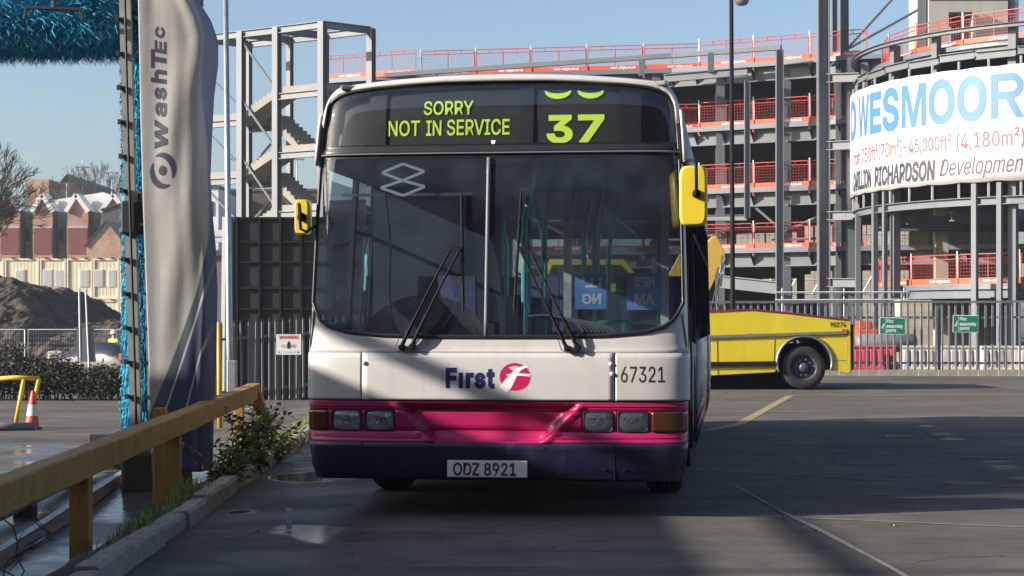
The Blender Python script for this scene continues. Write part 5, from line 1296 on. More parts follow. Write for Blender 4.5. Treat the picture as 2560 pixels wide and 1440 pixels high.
# dark brown houses seen through the stair tower
def plain_block(name, label, px0, px1, py, d, m, depth=12, wins=0):
    t = thing(name, label, 'building', (X((px0+px1)/2, d), d, 0)); w = (px1-px0)/F*d; h = Z(py, d)
    b = MB(); b.box((0, depth/2, h/2-1), (w, depth, h+2)); b.build('wall', m, t)
    b = MB(); b.box((0, depth/2, h+.1), (w+.3, depth+.3, .2)); b.build('roof', M['slate'], t)
    for i in range(wins):
        b = MB(); b.box((-w/2+(i+.5)*w/wins, -.02, h-1.6), (w/wins*.35,.08,1.1)); b.build('window', M['glassdark'], t)
    return t
M['brownbrick'] = mat('brown_brick', (.085,.06,.048), .9, 0, .2, .5)
plain_block('brown_building', 'brown brick block seen through the foot of the stair tower', 545, 800, 478, 150, M['brownbrick'], wins=5)
plain_block('white_building', 'small white building just right of the wash curtain', 470, 546, 470, 140, M['white'], wins=2)
plain_block('grey_shed', 'low grey shed behind the gap beside the wash curtain', 470, 640, 640, 62, M['steel'], depth=6)
# trees without leaves
M['bark'] = mat('bark', (.060,.046,.038), .9, 0, .25, 4)
def bare_tree(label, px, d, H_, seed, spread=.9, z0=None, levels=7):
    r = random.Random(seed); t = thing('bare_tree', label, 'tree', (X(px, d), d, g(X(px, d), d) if z0 is None else z0)); tr = MB(); cr = MB()
    def grow(p, dr, L, rad, lev):
        n = 3; pts = [p]; q = p; dd = dr
        for i in range(n):
            dd = (dd+Vector((r.gauss(0,.13), r.gauss(0,.13), r.gauss(.03,.08)))).normalized(); q = q+dd*L/n; pts.append(q)
        (tr if lev <= 1 else cr).tube(pts, [max(.016, lerp(rad, rad*.62, i/n)) for i in range(n+1)], 7 if lev <= 1 else 3, cap=False)
        if lev >= levels: return
        for k in range(2 if lev < 1 else r.choice((2,3,3)) if lev < 5 else 2):
            a = r.uniform(0, 2*pi); tl = r.uniform(.3, .85)*spread; ax = dd.orthogonal().normalized(); ax.rotate(Matrix.Rotation(a, 3, dd)); nd = (dd*cos(tl)+ax*sin(tl)); nd.z += .08; nd.normalize()
            grow(pts[r.choice((2,3,3))], nd, L*r.uniform(.62,.85), rad*r.uniform(.45,.62), lev+1)
        if lev >= 1: grow(pts[-1], dd, L*.75, rad*.58, lev+1)
    grow(Vector((0,0,0)), Vector((0,0,1)), H_*.27, H_*.026, 0)
    tr.build('trunk', M['bark'], t, smooth=True); cr.build('crown', M['bark'], t)['kind'] = 'stuff'
bare_tree('large bare tree standing at the left edge before the terrace', -10, 108, 12.5, 5, .85, 0)
bare_tree('bare tree with fine twigs behind the pale roofs', 262, 165, 17.0, 8, .9, 0)
bare_tree('bare tree seen between stair tower and bus', 735, 160, 12, 12, .8, 0)
bare_tree('dark bare tree behind the stair tower foot', 655, 150, 11.5, 15, .9, 0)
# distant masts
def mast(label, px, d, py_top, arms, py_arm=None):
    t = thing('lamp_mast', label, 'lamp mast', (X(px, d), d, -1)); h = Z(py_top, d)+1
    b = MB(); b.tube([(0,0,0),(0,0,h)], [.10,.05], 8); b.build('column', M['galv'], t)
    b = MB(); za = Z(py_arm or py_top, d)+1; b.box((0,0,za), (arms,.12,.10)); 
    for s in (-1,1): b.box((s*arms/2, 0, za-.02), (.35,.25,.12))
    b.build('lamp_head', M['greytrim'], t)
mast('tall thin mast with a crossbar right of the dark hall', 206, 185, 398, 1.1, 418)
mast('low lamp mast in front of the dark hall', 167, 170, 458, 1.2)
mast('lamp mast left of the wash gantry above the fine bare tree', 280, 180, 432, 1.0)
mast('lamp mast seen between stair tower and bus', 742, 150, 398, .9)
mast('lamp mast seen through the left bay of the stair tower', 592, 150, 398, .6)
# ------------------------------------------------------------------ car and worker
def car():
    c = thing('hatchback_car', 'dark hatchback car parked beyond the hedge, tail lamps showing', 'car', (X(238,65), 65, g(-15,65)), radians(-32))
    Mb = mat('car_paint', (.012,.013,.017), .45, .0, .05, 2, coat=.1); Mg = mat('car_glass', (.02,.025,.03), .12, 0, .1, 2)
    L_, Wd = 4.1, 1.72
    secs = []; # x along the length (front -), outline of lower body and roof
    def half(x):   # returns shoulder z, roof z, width factor
        return (interp([(-2.05,.55),(-1.9,.74),(-.9,.90),(1.8,.95),(2.05,.80)], x), interp([(-2.05,.56),(-1.9,.75),(-.95,.95),(-.25,1.36),(.3,1.44),(1.2,1.40),(1.75,1.18),(2.0,.97),(2.05,.81)], x), interp([(-2.05,.72),(-1.7,.93),(-1,1),(1.3,1),(2.05,.86)], x))
    xs = [-2.05,-1.98,-1.85,-1.6,-1.3,-.95,-.6,-.25,0,.3,.7,1.2,1.5,1.75,1.95,2.03,2.05]
    b = MB()
    def sec(x, j):
        sh, rf, wf = half(x); hw = Wd/2*wf
        pr = [(hw*.93,.22),(hw,.40),(hw,.62),(hw*.97,sh),(hw*.80,max(sh, lerp(sh, rf, .75))),(hw*.62,rf),(0,rf+.02*(rf > sh+.1))]
        if j < 7: y, z = pr[j]
        else: y, z = pr[12-j]; y = -y
        return Vector((x, y, z))
    b.grid(sec, xs, list(range(13)))
    mi = []
    nx = len(xs)-1
    for j in range(12):
        for i in range(nx):
            x = (xs[i]+xs[i+1])/2; sh, rf, _ = half(x)
            gl_m = 1 if (j in (3,8) and rf-sh > .18 and abs((x+.4) % 1.1) > .0) or (j in (4,7) and (x < -.25 and x > -.95 or x > 1.3 and x < 1.95)) or (j in (5,6) and (x < -.28 and x > -.95 or x > 1.22 and x < 1.95)) else 0
            mi.append(gl_m)
    b.mi = mi; body = b.build('body', [Mb, Mg], c, smooth=True)
    b = MB(); 
    for s in (-1, 1):
        for x in (-1.3,1.28): b.lathe([(0,.0),(.36,.0),(.36,.02),(0,.02)], 20, Matrix.Translation((x, s*.865-.01, .32))@Matrix.Rotation(pi/2, 4, 'X'))
    b.build('wheel_well', M['black'], c)
    tm2 = wheel_mesh(.31, .2, M['tyre']); rm2 = rim_mesh(.31, .2, M['chrome'])
    for s in (-1, 1):
        for x in (-1.3, 1.28): add_wheel(c, (x, s*.79, .31), .31, .2, -s, tm2, rm2, 'Y')
    for s in (-1, 1):
        b = MB(); b.box((1.97, s*.70, .93), (.12,.18,.26), rz=-s*.3); b.build('tail_light', M['signred'], c, bevel=.03)
    b = MB(); b.box((2.045, 0, .66), (.02,.52,.11)); b.build('number_plate', M['ypipe'], c)
    b = MB(); b.box((2.03, 0, .42), (.10,1.5,.22)); b.build('bumper', Mb, c, bevel=.04)
    b = MB(); b.box((2.05, 0, 1.0), (.03,.25,.05)); b.build('hatch_handle', M['chrome'], c)
car()
def worker(label, loc, rz, group=None):
    w = thing('person', label, 'person', loc, rz, group)
    me = bpy.data.meshes.new('body'); V = [(0,0,.92),(0,0,1.12),(0,.0,1.34),(0,0,1.46),(0,.01,1.53),(0,-.01,1.63),(0,-.005,1.70),
        (.20,0,1.40),(.26,-.03,1.14),(.24,-.16,.95),(.23,-.20,.87),(-.20,0,1.40),(-.27,-.02,1.14),(-.26,-.10,.92),(-.25,-.13,.84),
        (.10,0,.88),(.11,-.02,.50),(.12,.02,.10),(.13,-.10,.05),(-.10,0,.88),(-.12,.02,.50),(-.13,.05,.10),(-.14,-.07,.05)]
    E = [(0,1),(1,2),(2,3),(3,4),(4,5),(5,6),(2,7),(7,8),(8,9),(9,10),(2,11),(11,12),(12,13),(13,14),(0,15),(15,16),(16,17),(17,18),(0,19),(19,20),(20,21),(21,22)]
    Rr = [(.15,.11),(.15,.11),(.17,.12),(.07,.07),(.055,.06),(.075,.095),(.07,.085),(.075,.075),(.05,.05),(.04,.04),(.04,.03),(.075,.075),(.05,.05),(.04,.04),(.04,.03),(.095,.1),(.07,.07),(.05,.05),(.05,.04),(.095,.1),(.07,.07),(.05,.05),(.05,.04)]
    me.from_pydata(V, E, []); o = bpy.data.objects.new('tmp', me); COL.objects.link(o); m = o.modifiers.new('s', 'SKIN')
    for i, r_ in enumerate(Rr): me.skin_vertices[0].data[i].radius = r_
    me.skin_vertices[0].data[0].use_root = True
    o.modifiers.new('u', 'SUBSURF').levels = 1
    dg = bpy.context.evaluated_depsgraph_get(); m2 = bpy.data.meshes.new_from_object(o.evaluated_get(dg)); bpy.data.objects.remove(o); m2.name = 'body'
    skin = mat('skin', (.42,.25,.18), .6, 0, .05, 5); tro = mat('trousers', (.03,.035,.06), .8, 0, .2, 9); hv = mat('hi_vis_yellow', (.55,.75,.04), .6, 0, .08, 6)
    for k in (skin, tro, hv): m2.materials.append(k)
    for p in m2.polygons:
        c = p.center; p.material_index = 0 if c.z > 1.47 or (c.z < .93 and abs(c.x) > .2) else (2 if c.z > .90 else 1); p.use_smooth = True
    put('body', m2, w)
    b = MB(); b.lathe([(.135,1.645),(.145,1.655),(.118,1.67),(.115,1.72),(.09,1.775),(.04,1.80),(0,1.805)], 16); b.box((0,-.14,1.652), (.14,.09,.012)); b.build('hard_hat', M['white'], w, smooth=True)
    b = MB(); b.lathe([(.176,1.18),(.178,1.23)], 20, Matrix.Scale(.75, 4, (0,1,0))); b.build('reflective_band', M['whiteprint'], w, smooth=True)
    return w
wk = worker('person in white hard hat and yellow hi-vis jacket standing beyond the dark car', (X(284,67.5), 67.5, g(-15,67.5)+.12), 2.6)
# ------------------------------------------------------------------ steel frame building
frame = thing('steel_frame_building', 'grey steel frame of a half built multi-storey block behind the fence', 'building', (0, 0, 0))
def V2(px, d): return Vector((X(px, d), d, 0))
FA = [V2(795,85.0), V2(930,83.8), V2(1680,81.3), V2(2050,78), V2(2112,77.3), Vector((22,74.5,0))]
def walk(pts, step, off=0):
    out = []; carry = off
    for a, b in zip(pts, pts[1:]):
        L = (b-a).length; t = carry
        while t < L: out.append((a.lerp(b, t/L), (b-a).normalized())); t += step
        carry = t-L
    return out
M['edgegrey'] = mat('deck_edge_trim', (.14,.165,.20), .45, .2, .1, 1)
LV = [2.0, 4.55, 7.22, 10.02, 12.75]     # tops of the deck edges
def inward(d): return Vector((-d.y, d.x, 0))
DEPTH = 30
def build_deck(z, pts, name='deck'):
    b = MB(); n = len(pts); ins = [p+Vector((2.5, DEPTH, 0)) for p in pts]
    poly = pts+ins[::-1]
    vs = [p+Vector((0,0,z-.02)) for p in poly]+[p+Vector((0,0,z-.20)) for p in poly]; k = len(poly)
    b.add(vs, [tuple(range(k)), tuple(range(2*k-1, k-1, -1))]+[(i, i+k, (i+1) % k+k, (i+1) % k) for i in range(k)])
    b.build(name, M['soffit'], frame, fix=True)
for z in LV[1:]:
    build_deck(z, FA)
    e = MB(); s = MB()
    for a, b_ in zip(FA, FA[1:]):
        d = (b_-a).normalized(); n = inward(d)
        e = MB(); e.ibeam(a+n*.35+Vector((0,0,z-.50)), b_+n*.35+Vector((0,0,z-.50)), .25, .58); e.build('edge_beam', M['steel'], frame)
        s = MB(); s.beam(a-n*.02+Vector((0,0,z-.08)), b_-n*.02+Vector((0,0,z-.08)), .03, .20); s.build('deck_edge', M['edgegrey'], frame)
    br = MB()
    for p, d in walk(FA, 1.35, .4):
        n = inward(d); q = p+Vector((0,0,z-.25)); br.add([q-n*.05, q+n*.32, q+n*.32+Vector((0,0,-.5)), q-n*.05+Vector((0,0,-.08))], [(0,1,2,3)]); br.box(p+n*.33+Vector((0,0,z-.5)), (.05,.1,.5))
    br.each('bracket', M['darksteel'], frame)
# columns
for px, d in ((930,84.1),(1180,83.3),(1430,82.4),(1640,81.8),(1800,80.6),(1965,79.2),(2098,77.8),(2125,77.2)):
    b = MB(); p = V2(px, d); b.ibeam(p, p+Vector((0,0,LV[4]-.1)), .38, .42, up=(0,1,0)); b.build('column', M['steel'], frame)
for r_ in (9, 18, 27):
    for px in (900,1180,1430,1660,1850,2040,2200):
        b = MB(); p = V2(px, 82)+Vector((2.5*r_/DEPTH, r_, 0)); b.beam(p, p+Vector((0,0,LV[4]-.2)), .35, .35, up=(0,1,0)); b.build('column', M['steel'], frame)
    for z in LV[1:]:
        b = MB(); o = Vector((2.5*r_/DEPTH, r_, z-.45)); b.beam(FA[0]+o, FA[2]+o, .22, .5); b.beam(FA[2]+o, FA[4]+o, .22, .5); b.build('floor_beam', M['steel'], frame)
# clutter on the decks: adjustable props, stacked boards, braces
RF = random.Random(5)
for li in (1, 2, 3):
    for k in range(9):
        p = V2(RF.uniform(1660, 2130), RF.uniform(83, 100)); z = LV[li]
        if k % 3 == 2: b = MB(); h = RF.uniform(.3,.9); b.box(p+Vector((0,0,z+h/2)), (RF.uniform(1,2.2), .9, h), rz=RF.uniform(-.4,.4)); b.build('board_stack', M['tarp'] if k % 2 else M['concrete'], frame)
        else: b = MB(); b.tube([p+Vector((0,0,z)), p+Vector((RF.uniform(-.1,.1),0,z+2.3))], .05, 5); b.build('prop', M['galv'] if k % 2 else M['red'], frame)
# front steel portal: rail beam, posts and slim columns
PA = [W(962,188,82.5), W(1680,139,79.6), W(1952,119,77.6)]
for a, c in zip(PA, PA[1:]):
    b = MB(); b.beam(a, c, .22, .20); b.build('portal_beam', M['steel'], frame)
for px, d, py0, py1, w in ((1949,77.6,119,808,.32),(1868,78.2,196,545,.24)):
    b = MB(); b.ibeam(Vector((X(px,d), d, max(0,Z(py1,d)))), Vector((X(px+14 if py1 > 800 else px+8,d) if False else X(px,d), d, Z(py0,d)-.1)), w, w, up=(1,0,0)); b.build('column', M['steel'], frame)
for px, d, py0, py1 in ((1605,79.9,145,190),(1777,78.8,132,180)):
    b = MB(); b.beam(W(px,py1,d), W(px,py0,d), .28, .2, up=(0,1,0)); b.build('stub_post', M['steel'], frame)
for a, c, w, h in ((W(1660,196,79.8), W(1868,178,78.2), .25, .36), (W(1700,545,79.8), W(1868,544,78.2), .2, .24), (W(1805,704,79), W(1952,720,77.6), .25, .55)):
    b = MB(); b.ibeam(a, c, w, h); b.build('portal_beam', M['steel'], frame)
# big free-standing column and its companions, tie beams across to the round corner
for px, d, w in ((2060,77.0,.50),(2089,79.5,.24),(2113,77.6,.34)):
    b = MB(); b.ibeam(V2(px, d), Vector((X(px-3,d), d, 18 if w > .4 else 16.5)), w, w, up=(1,0,0)); b.build('column', M['steel'], frame)
for py0, py1 in ((196,193),(365,361),(540,538),(706,707)):
    b = MB(); b.ibeam(W(2065,py0,77), W(2150,py1,76), .25, .38); b.build('tie_beam', M['steel'], frame)
b = MB()
for a, c in ((W(2236,-8,80), W(2078,165,77.5)), (W(2330,5,81), W(2120,122,78.5)), (W(2120,122,78.5), W(2085,150,77.8))): b.tube([a, c], .06, 6)
b.each('brace_rod', M['steel'], frame)
b = MB()
for a, c in ((W(1890,520,79.6), W(1960,580,79.0)), (W(1960,580,79.0), W(2050,540,78.2)), (W(1930,600,79.2), W(2040,596,78.3))): b.tube([a, c], .06, 6)
b.each('brace_rod', M['steel'], frame)
# ------------------------------------------------------------------ edge protection barriers
EDGEPRINT = text2d('easi-edge.co.uk', w=1.15, h=.15, bold=.02)
def barrier_meshes(L):
    f = MB(); H_ = 1.12
    f.tube([(.03,0,.0),(.03,0,H_-.08),(.10,0,H_),(L-.10,0,H_),(L-.03,0,H_-.08),(L-.03,0,0)], .024, 5)
    f.tube([(.03,0,H_-.17),(L-.03,0,H_-.17)], .022, 5); f.tube([(L/2,0,.2),(L/2,0,H_-.17)], .02, 5)
    for x in (L*.25,L*.5,L*.75): f.tube([(x,0,H_-.17),(x,0,H_)], .016, 4)
    m = MB()
    for i in range(1, int(L/.13)): m.beam((i*.13,0,.2), (i*.13,0,H_-.17), .006,.006)
    for i in range(1, 6): m.beam((0,0,.2+i*.13), (L,0,.2+i*.13), .006,.006)
    t = MB(); t.box((L/2,-.01,.10), (L-.02,.03,.26))
    p = MB(); p.beam((0,.05,-.35), (-.03,.02,1.25), .05,.05,up=(0,1,0))
    k = MB(); k.box((-.01,-.02,.06), (.09,.09,.34)); k.tube([(-.01,-.02,-.1),(-.01,-.04,-.32)], .035, 6)
    w = MB(); lettering(w, EDGEPRINT, lambda a, c: (L*.5-.2+a-(.3 if L < 2 else 0), -.029, .04+c))
    return f.mesh('guard_frame', M['red']), m.mesh('wire_mesh', M['red']), t.mesh('toe_board', M['orange']), p.mesh('post', M['galvpaint']), k.mesh('clamp', M['orange']), w.mesh('lettering', M['whiteprint'])
def barrier_proto(L, i):
    f, m, t, p, k, w = barrier_meshes(L); e = thing('edge_barrier', 'x', 'safety barrier', (0,0,-50))
    put('guard_frame', f, e); put('wire_mesh', m, e)['kind'] = 'stuff'; tb = put('toe_board', t, e); put('post', p, e); put('clamp', k, e); put('lettering', w, tb)
    return e
BL = 2.55
proto = barrier_proto(BL, 0); proto_used = False
def place_barrier(p, ang, label, group):
    global proto_used
    if not proto_used: proto_used = True; o = proto; o.location = p; o.rotation_euler = (0,0,ang)
    else: o = dup(proto, p, ang)
    o['label'] = label; o['group'] = group
cnt = {}
names = {1: 'first deck', 2: 'second deck', 3: 'third deck', 4: 'roof deck'}
for li in (1, 2, 3, 4):
    for i, (p, d) in enumerate(walk(FA[:5], BL+.04, .05)):
        px = 1280+p.x/p.y*F
        if px < (790 if li == 4 else 960) or px > 2115: continue
        cnt[li] = cnt.get(li, 0)+1
        place_barrier(p+Vector((0,0,LV[li]+.0))+inward(d)*.05, math.atan2(d.y, d.x), 'orange mesh edge barrier on the %s, %s from the %s' % (names[li], ORD[cnt[li]-1], 'stair tower'), 'edge barriers on the %s of the steel frame' % names[li])
# ------------------------------------------------------------------ round corner with the banner
CX, CY, CR = 23.8, 73.2, 9.75
def cyl(phi, r, z): return Vector((CX+r*cos(phi), CY+r*sin(phi), z))
def phi_px(px, r=CR):
    k = (px-1280)/F; A = 1+k*k; B = -2*(k*CX+CY); C = CX*CX+CY*CY-r*r; y = (-B-sqrt(max(0, B*B-4*A*C)))/(2*A); return math.atan2(y-CY, k*y-CX) % (2*pi)
rot = thing('round_corner_tower', 'round steel corner of the half built block wearing a white wrap banner', 'building', (CX, CY, 0))
RO = Vector((CX, CY, 0))
def cl(phi, r, z): return cyl(phi, r, z)-RO
def arc(b, r, z, w, h, p0, p1, n):
    for i in range(n):
        a, c = cl(lerp(p0, p1, i/n), r, z), cl(lerp(p0, p1, (i+1)/n), r, z); b.ibeam(a, c, w, h)
PH0, PH1 = radians(120), radians(300)
for r, z, w, h, n in ((CR, 12.1, .22, .16, 40), (CR-.1, 5.75, .3, .30, 30), (8.9, 2.45, .3, .50, 26), (8.9, 11.4, .3, .42, 26), (8.9, 6.9, .3, .4, 26)):
    b = MB(); arc(b, r, z, w, h, PH0, PH1, n); b.build('ring_beam', M['steel'], rot)
for i in range(14):     # broken upper ring of plates
    a = radians(150+i*9.5); b = MB(); zz = 11.1+.06*(i % 2); b.ibeam(cl(a, CR-.1, zz), cl(a+radians(9.1), CR-.1, zz), .22, .30); b.build('ring_plate', M['steel'], rot)
for z in (2.72, 7.2, 11.7):
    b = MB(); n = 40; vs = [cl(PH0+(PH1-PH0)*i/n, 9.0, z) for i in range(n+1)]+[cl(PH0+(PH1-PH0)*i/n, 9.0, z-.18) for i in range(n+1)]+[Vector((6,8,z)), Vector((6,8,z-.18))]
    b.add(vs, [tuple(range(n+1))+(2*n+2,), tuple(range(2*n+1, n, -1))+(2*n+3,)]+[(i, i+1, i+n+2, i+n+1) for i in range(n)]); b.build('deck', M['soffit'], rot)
    b = MB()
    for i in range(n): b.beam(cl(PH0+(PH1-PH0)*i/n, 9.03, z-.09), cl(PH0+(PH1-PH0)*(i+1)/n, 9.03, z-.09), .03,.2)
    b.build('deck_edge', M['edgegrey'], rot)
for px, r, w, z1 in ((2145,CR,.2,5.7),(2187,CR,.20,6.4),(2212,CR,.16,6.4),(2238,9.3,.30,12.1),(2437,CR,.20,6.4),(2499,CR,.18,6.4),(2533,9.3,.30,12.1),(2600,CR,.2,6.4),(2341,9.3,.26,12.1),(2160,9.3,.28,12.1)):
    a = phi_px(px, r); b = MB(); z0 = 0 if r == CR or w > .29 else 10.5; b.beam(cl(a, r, z0), cl(a, r, z1), w, w, up=(cos(a), sin(a), 0)); b.build('column', M['steel'], rot)
b = MB()
for i in range(18):
    a = radians(150+i*7.2)
    b.beam(cl(a, CR, 10.55), cl(a, CR, 10.95), .07,.07,up=(0,1,0)); b.beam(cl(a, CR, 5.9), cl(a, CR, 6.5), .07,.07,up=(0,1,0))
b.each('banner_strut', M['galvpaint'], rot)
for i in range(7):
    a = radians(165+i*17); b = MB(); b.ibeam(cl(a, 8.9, 5.3), Vector((3,3,5.3)), .25,.35); b.ibeam(cl(a, 8.9, 2.4), Vector((3,3,2.4)), .25,.4); b.each('radial_beam', M['steel'], rot)
# banner
M['banner'] = mat('banner_vinyl', (.50,.495,.505), .6, 0, .03, .6)
M['bblue'] = mat('banner_blue', (.06,.18,.42), .5, 0, .03, 3); M['bred'] = mat('banner_red', (.28,.06,.07), .5, 0, .03, 3); M['bgrey'] = mat('banner_dark', (.045,.045,.055), .5, 0, .03, 3)
ban = thing('wrap_banner', 'large white printed banner wrapped round the steel corner tower', 'banner', (CX, CY, 0))
ZBn, ZTn = 6.47, 10.62
def bsag(phi, t): return CR+.12+.012*sin(phi*37)*sin(t*pi)
b = MB(); n = 150; b.grid(lambda a, t: cl(a, bsag(a, t), lerp(ZBn-.05*abs(sin(a*26))*0-.04*abs(sin(a*21)), ZTn+.03*abs(sin(a*21)), t)), [lerp(radians(146), radians(292), i/n) for i in range(n+1)], [i/8 for i in range(9)]); b.build('sheet', M['banner'], ban, smooth=True, solid=.02)
def cut_old(txt, step):       # slice long letters so that they follow the curve
    bm = bmesh.new(); vs, fs = txt
    bv = [bm.verts.new((x, y, 0)) for x, y in vs]
    for f in fs:
        try: bm.faces.new([bv[i] for i in f])
        except ValueError: pass
    x = min(v[0] for v in vs)+step; xm = max(v[0] for v in vs)
    while x < xm:
        bmesh.ops.bisect_plane(bm, geom=bm.verts[:]+bm.edges[:]+bm.faces[:], plane_co=(x,0,0), plane_no=(1,0,0)); x += step
    bm.verts.index_update(); out = [(v.co.x, v.co.y) for v in bm.verts], [tuple(v.index for v in f.verts) for f in bm.faces]; bm.free(); return out
RB_ = CR+.13
def banner_text(s, pxa, pxb, h, z, m, bold=0, shear=0, extra=0):
    a0 = phi_px(pxa, RB_); a1 = phi_px(pxb, RB_); w = (a1-a0)*RB_
    t = cut2(text2d(s, w=w, h=h, bold=bold, shear=shear, res=4), .25, False); b = MB(); lettering(b, t, lambda x, y: cl(a0+x/RB_, bsag(a0+x/RB_, (z+y-ZBn)/(ZTn-ZBn))+.012, z+y)); b.build('lettering', m, ban)
a_ = [(2146,2172,'W'),(2174,2203,'E'),(2206,2247,'S'),(2254,2314,'M'),(2321,2386,'O'),(2392,2466,'O'),(2477,2560,'R')]
for pa, pb, ch in a_:
    if ch in 'WMR':
        a0 = phi_px(pa, RB_); t = cut2(block_letter(ch, (phi_px(pb, RB_)-a0)*RB_, 1.62), .25, False); b = MB(); lettering(b, t, lambda x, y: cl(a0+x/RB_, bsag(a0+x/RB_, (8.72+y-ZBn)/(ZTn-ZBn))+.012, 8.72+y)); b.build('lettering', M['bblue'], ban)
    else: banner_text(ch, pa, pb, 1.62 if ch not in 'OS' else 1.70, 8.72 if ch not in 'OS' else 8.68, M['bblue'], bold=.03 if ch in 'OSE' else .014)
b = MB()
for s, aw, ac in (('O', 1.55, phi_px(2143, RB_)-.02), ('L', 1.0, phi_px(2143, RB_)-.24)):
    t = cut2(text2d(s, w=aw, h=1.66, bold=.03), .25, False); lettering(b, t, lambda x, y: cl(ac-(aw-x)/RB_, bsag(ac-(aw-x)/RB_, .7)+.012, 8.70+y))
b.build('lettering', M['bblue'], ban)
banner_text('from 750ft²', 2134, 2194, .66, 7.66, M['bred'], .0); banner_text('(70m²)', 2197, 2254, .72, 7.62, M['bred'], .0); banner_text('-', 2258, 2267, .06, 7.95, M['bred'], .02); banner_text('45,000ft²', 2272, 2378, .70, 7.62, M['bred'], .0); banner_text('(4,180m²)', 2391, 2561, .78, 7.58, M['bred'], .0)
banner_text('CARILLION', 2133.5, 2178, .78, 6.62, M['bgrey'], .03, .12); banner_text('RICHARDSON', 2186, 2338, .78, 6.62, M['bgrey'], .03, .12); banner_text('Developments', 2349, 2592, .80, 6.46+.12, M['bgrey'], .0, .3)
# barriers round the decks of the corner
for r, z, nm, pa, pb in ((8.75, 2.74, 'lower deck', 2150, 2640), (8.6, 11.75, 'top deck', 2150, 2640)):
    a = radians(166); st = (BL+.05)/r
    while a < radians(262):
        p = cyl(a, r, z); q = cyl(a+st, r, z); ang = math.atan2((q-p).y, (q-p).x); cnt[nm] = cnt.get(nm, 0)+1; place_barrier(p, ang, 'orange mesh barrier on the %s of the corner tower, %s from its left edge' % (nm, ORD[cnt[nm]-1]), 'edge barriers on the %s of the corner tower' % nm); a += st
for i in range(4):
    place_barrier(Vector((17.6+i*2.6, 83.5, 4.6)), 0, 'orange mesh barrier on the floor behind the corner tower, %s from the left' % ORD[i], 'edge barriers behind the corner tower')
# concrete core rising behind the round corner
core = thing('concrete_core', 'pale concrete lift core rising above the round corner tower', 'tower', (0, 0, 0))
d = 79.5; b = MB()
x0, x1, wx0, wx1 = X(2322,d), X(2520,d), X(2372,d), X(2432,d); zt_, wz0, wz1 = 18.5, Z(108,d), Z(30,d)
b.box(((x0+wx0)/2, d+2, zt_/2), (wx0-x0, 4, zt_)); b.box(((x1+wx1)/2, d+2, zt_/2), (x1-wx1, 4, zt_)); b.box(((wx0+wx1)/2, d+2, wz0/2), (wx1-wx0, 4, wz0)); b.box(((wx0+wx1)/2, d+2, (zt_+wz1)/2), (wx1-wx0, 4, zt_-wz1)); b.build('wall', M['concrete'], core)
b = MB(); 
for z in (wz1+.55, wz1+1.35): b.box(((x0+x1)/2, d-.01, z), (x1-x0, .05, .04))
b.each('joint', M['soffit'], core)
b = MB(); b.beam(((wx0+wx1)/2, d+1, wz0), ((wx0+wx1)/2, d+1, wz1), .08,.08,up=(0,1,0)); b.beam((wx0, d+1, (wz0+wz1)/2), (wx1, d+1, (wz0+wz1)/2), .08,.08); b.build('window_bar', M['darksteel'], core)
b = MB(); b.ibeam((x1+.3, d+.3, 0), (x1+.3, d+.3, 18.5), .4,.4,up=(0,1,0)); b.ibeam((x1+1.0, d+.3, 0), (x1+1.0, d+.3, 18.5), .3,.3,up=(0,1,0)); b.ibeam((x0-.25, d+.3, 11), (x0-.25, d+.3, 18.5), .3,.3,up=(0,1,0)); b.build('column', M['steel'], core)
# blockwork and slim pier inside the corner at ground level
b = MB(); b.box((X(2352,76), 76, 3.2), (.55,.4,6.4)); tag(b.build('concrete_pier', M['concrete']), 'slim pale concrete pier inside the round corner tower', 'pier')
M['block'] = brickmat('beige_block', (.50,.44,.33), (.44,.38,.29), (.36,.32,.27), 1.0, .45, .23)
# ------------------------------------------------------------------ stair tower
st = thing('stair_tower', 'grey steel stair tower with concrete zigzag flights left above the bus', 'tower', (0, 0, 0))
FT = {k: V2(px, d) for k, px, d in (('a',500,79.9),('b',603,78.6),('c',692,77.5),('e',806,76))}
BK = Vector((1.93, 1.55, 0)); ZTOP = 14.0
cols = [FT['a'],FT['b'],FT['c'],FT['e'],FT['a']+BK,FT['b']+BK,FT['c']+BK,FT['e']+BK]
for i, p in enumerate(cols):
    b = MB(); w = .30 if i in (1,2,3,7) else .24; b.ibeam(p+Vector((0,0,-.6)), p+Vector((0,0,ZTOP)), w, w, up=(.56,.83,0)); b.build('column', M['towersteel'], st)
for a, c in ((0,1),(1,2),(2,3),(4,5),(5,6),(6,7),(0,4),(1,5),(2,6),(3,7)):
    b = MB(); b.ibeam(cols[a]+Vector((0,0,ZTOP-.12)), cols[c]+Vector((0,0,ZTOP-.12)), .2, .30); b.build('roof_beam', M['towersteel'], st)
RZ = [11.42, 8.88, 6.34, 3.8]; LZ = [10.45, 7.92, 5.38, 2.84]
M['stairconc'] = mat('precast_concrete', (.27,.255,.225), .85, 0, .1, 1)
def flight(p0, z0, p1, z1, wdt, dirw):
    b = MB(); n = 9; rise = (z1-z0)/n; run = (p1-p0)/n; vs = []; low = []
    prof = []
    for i in range(n): prof += [(i/n, z0+rise*i if rise > 0 else z0+rise*i), (i/n, z0+rise*(i+1)), ] if rise > 0 else [(i/n, z0+rise*i), ((i+1)/n, z0+rise*i)]
    prof += [(1, z1)]
    under = [(1, z1-.32), (0, z0-.32)]
    b.prism(prof+under, lambda t, z: p0+(p1-p0)*t+Vector((0,0,z)), lambda t, z: p0+(p1-p0)*t+Vector((0,0,z))+dirw*wdt); return b.build('stair_flight', M['stairconc'], st, fix=True)
nb = BK.normalized()
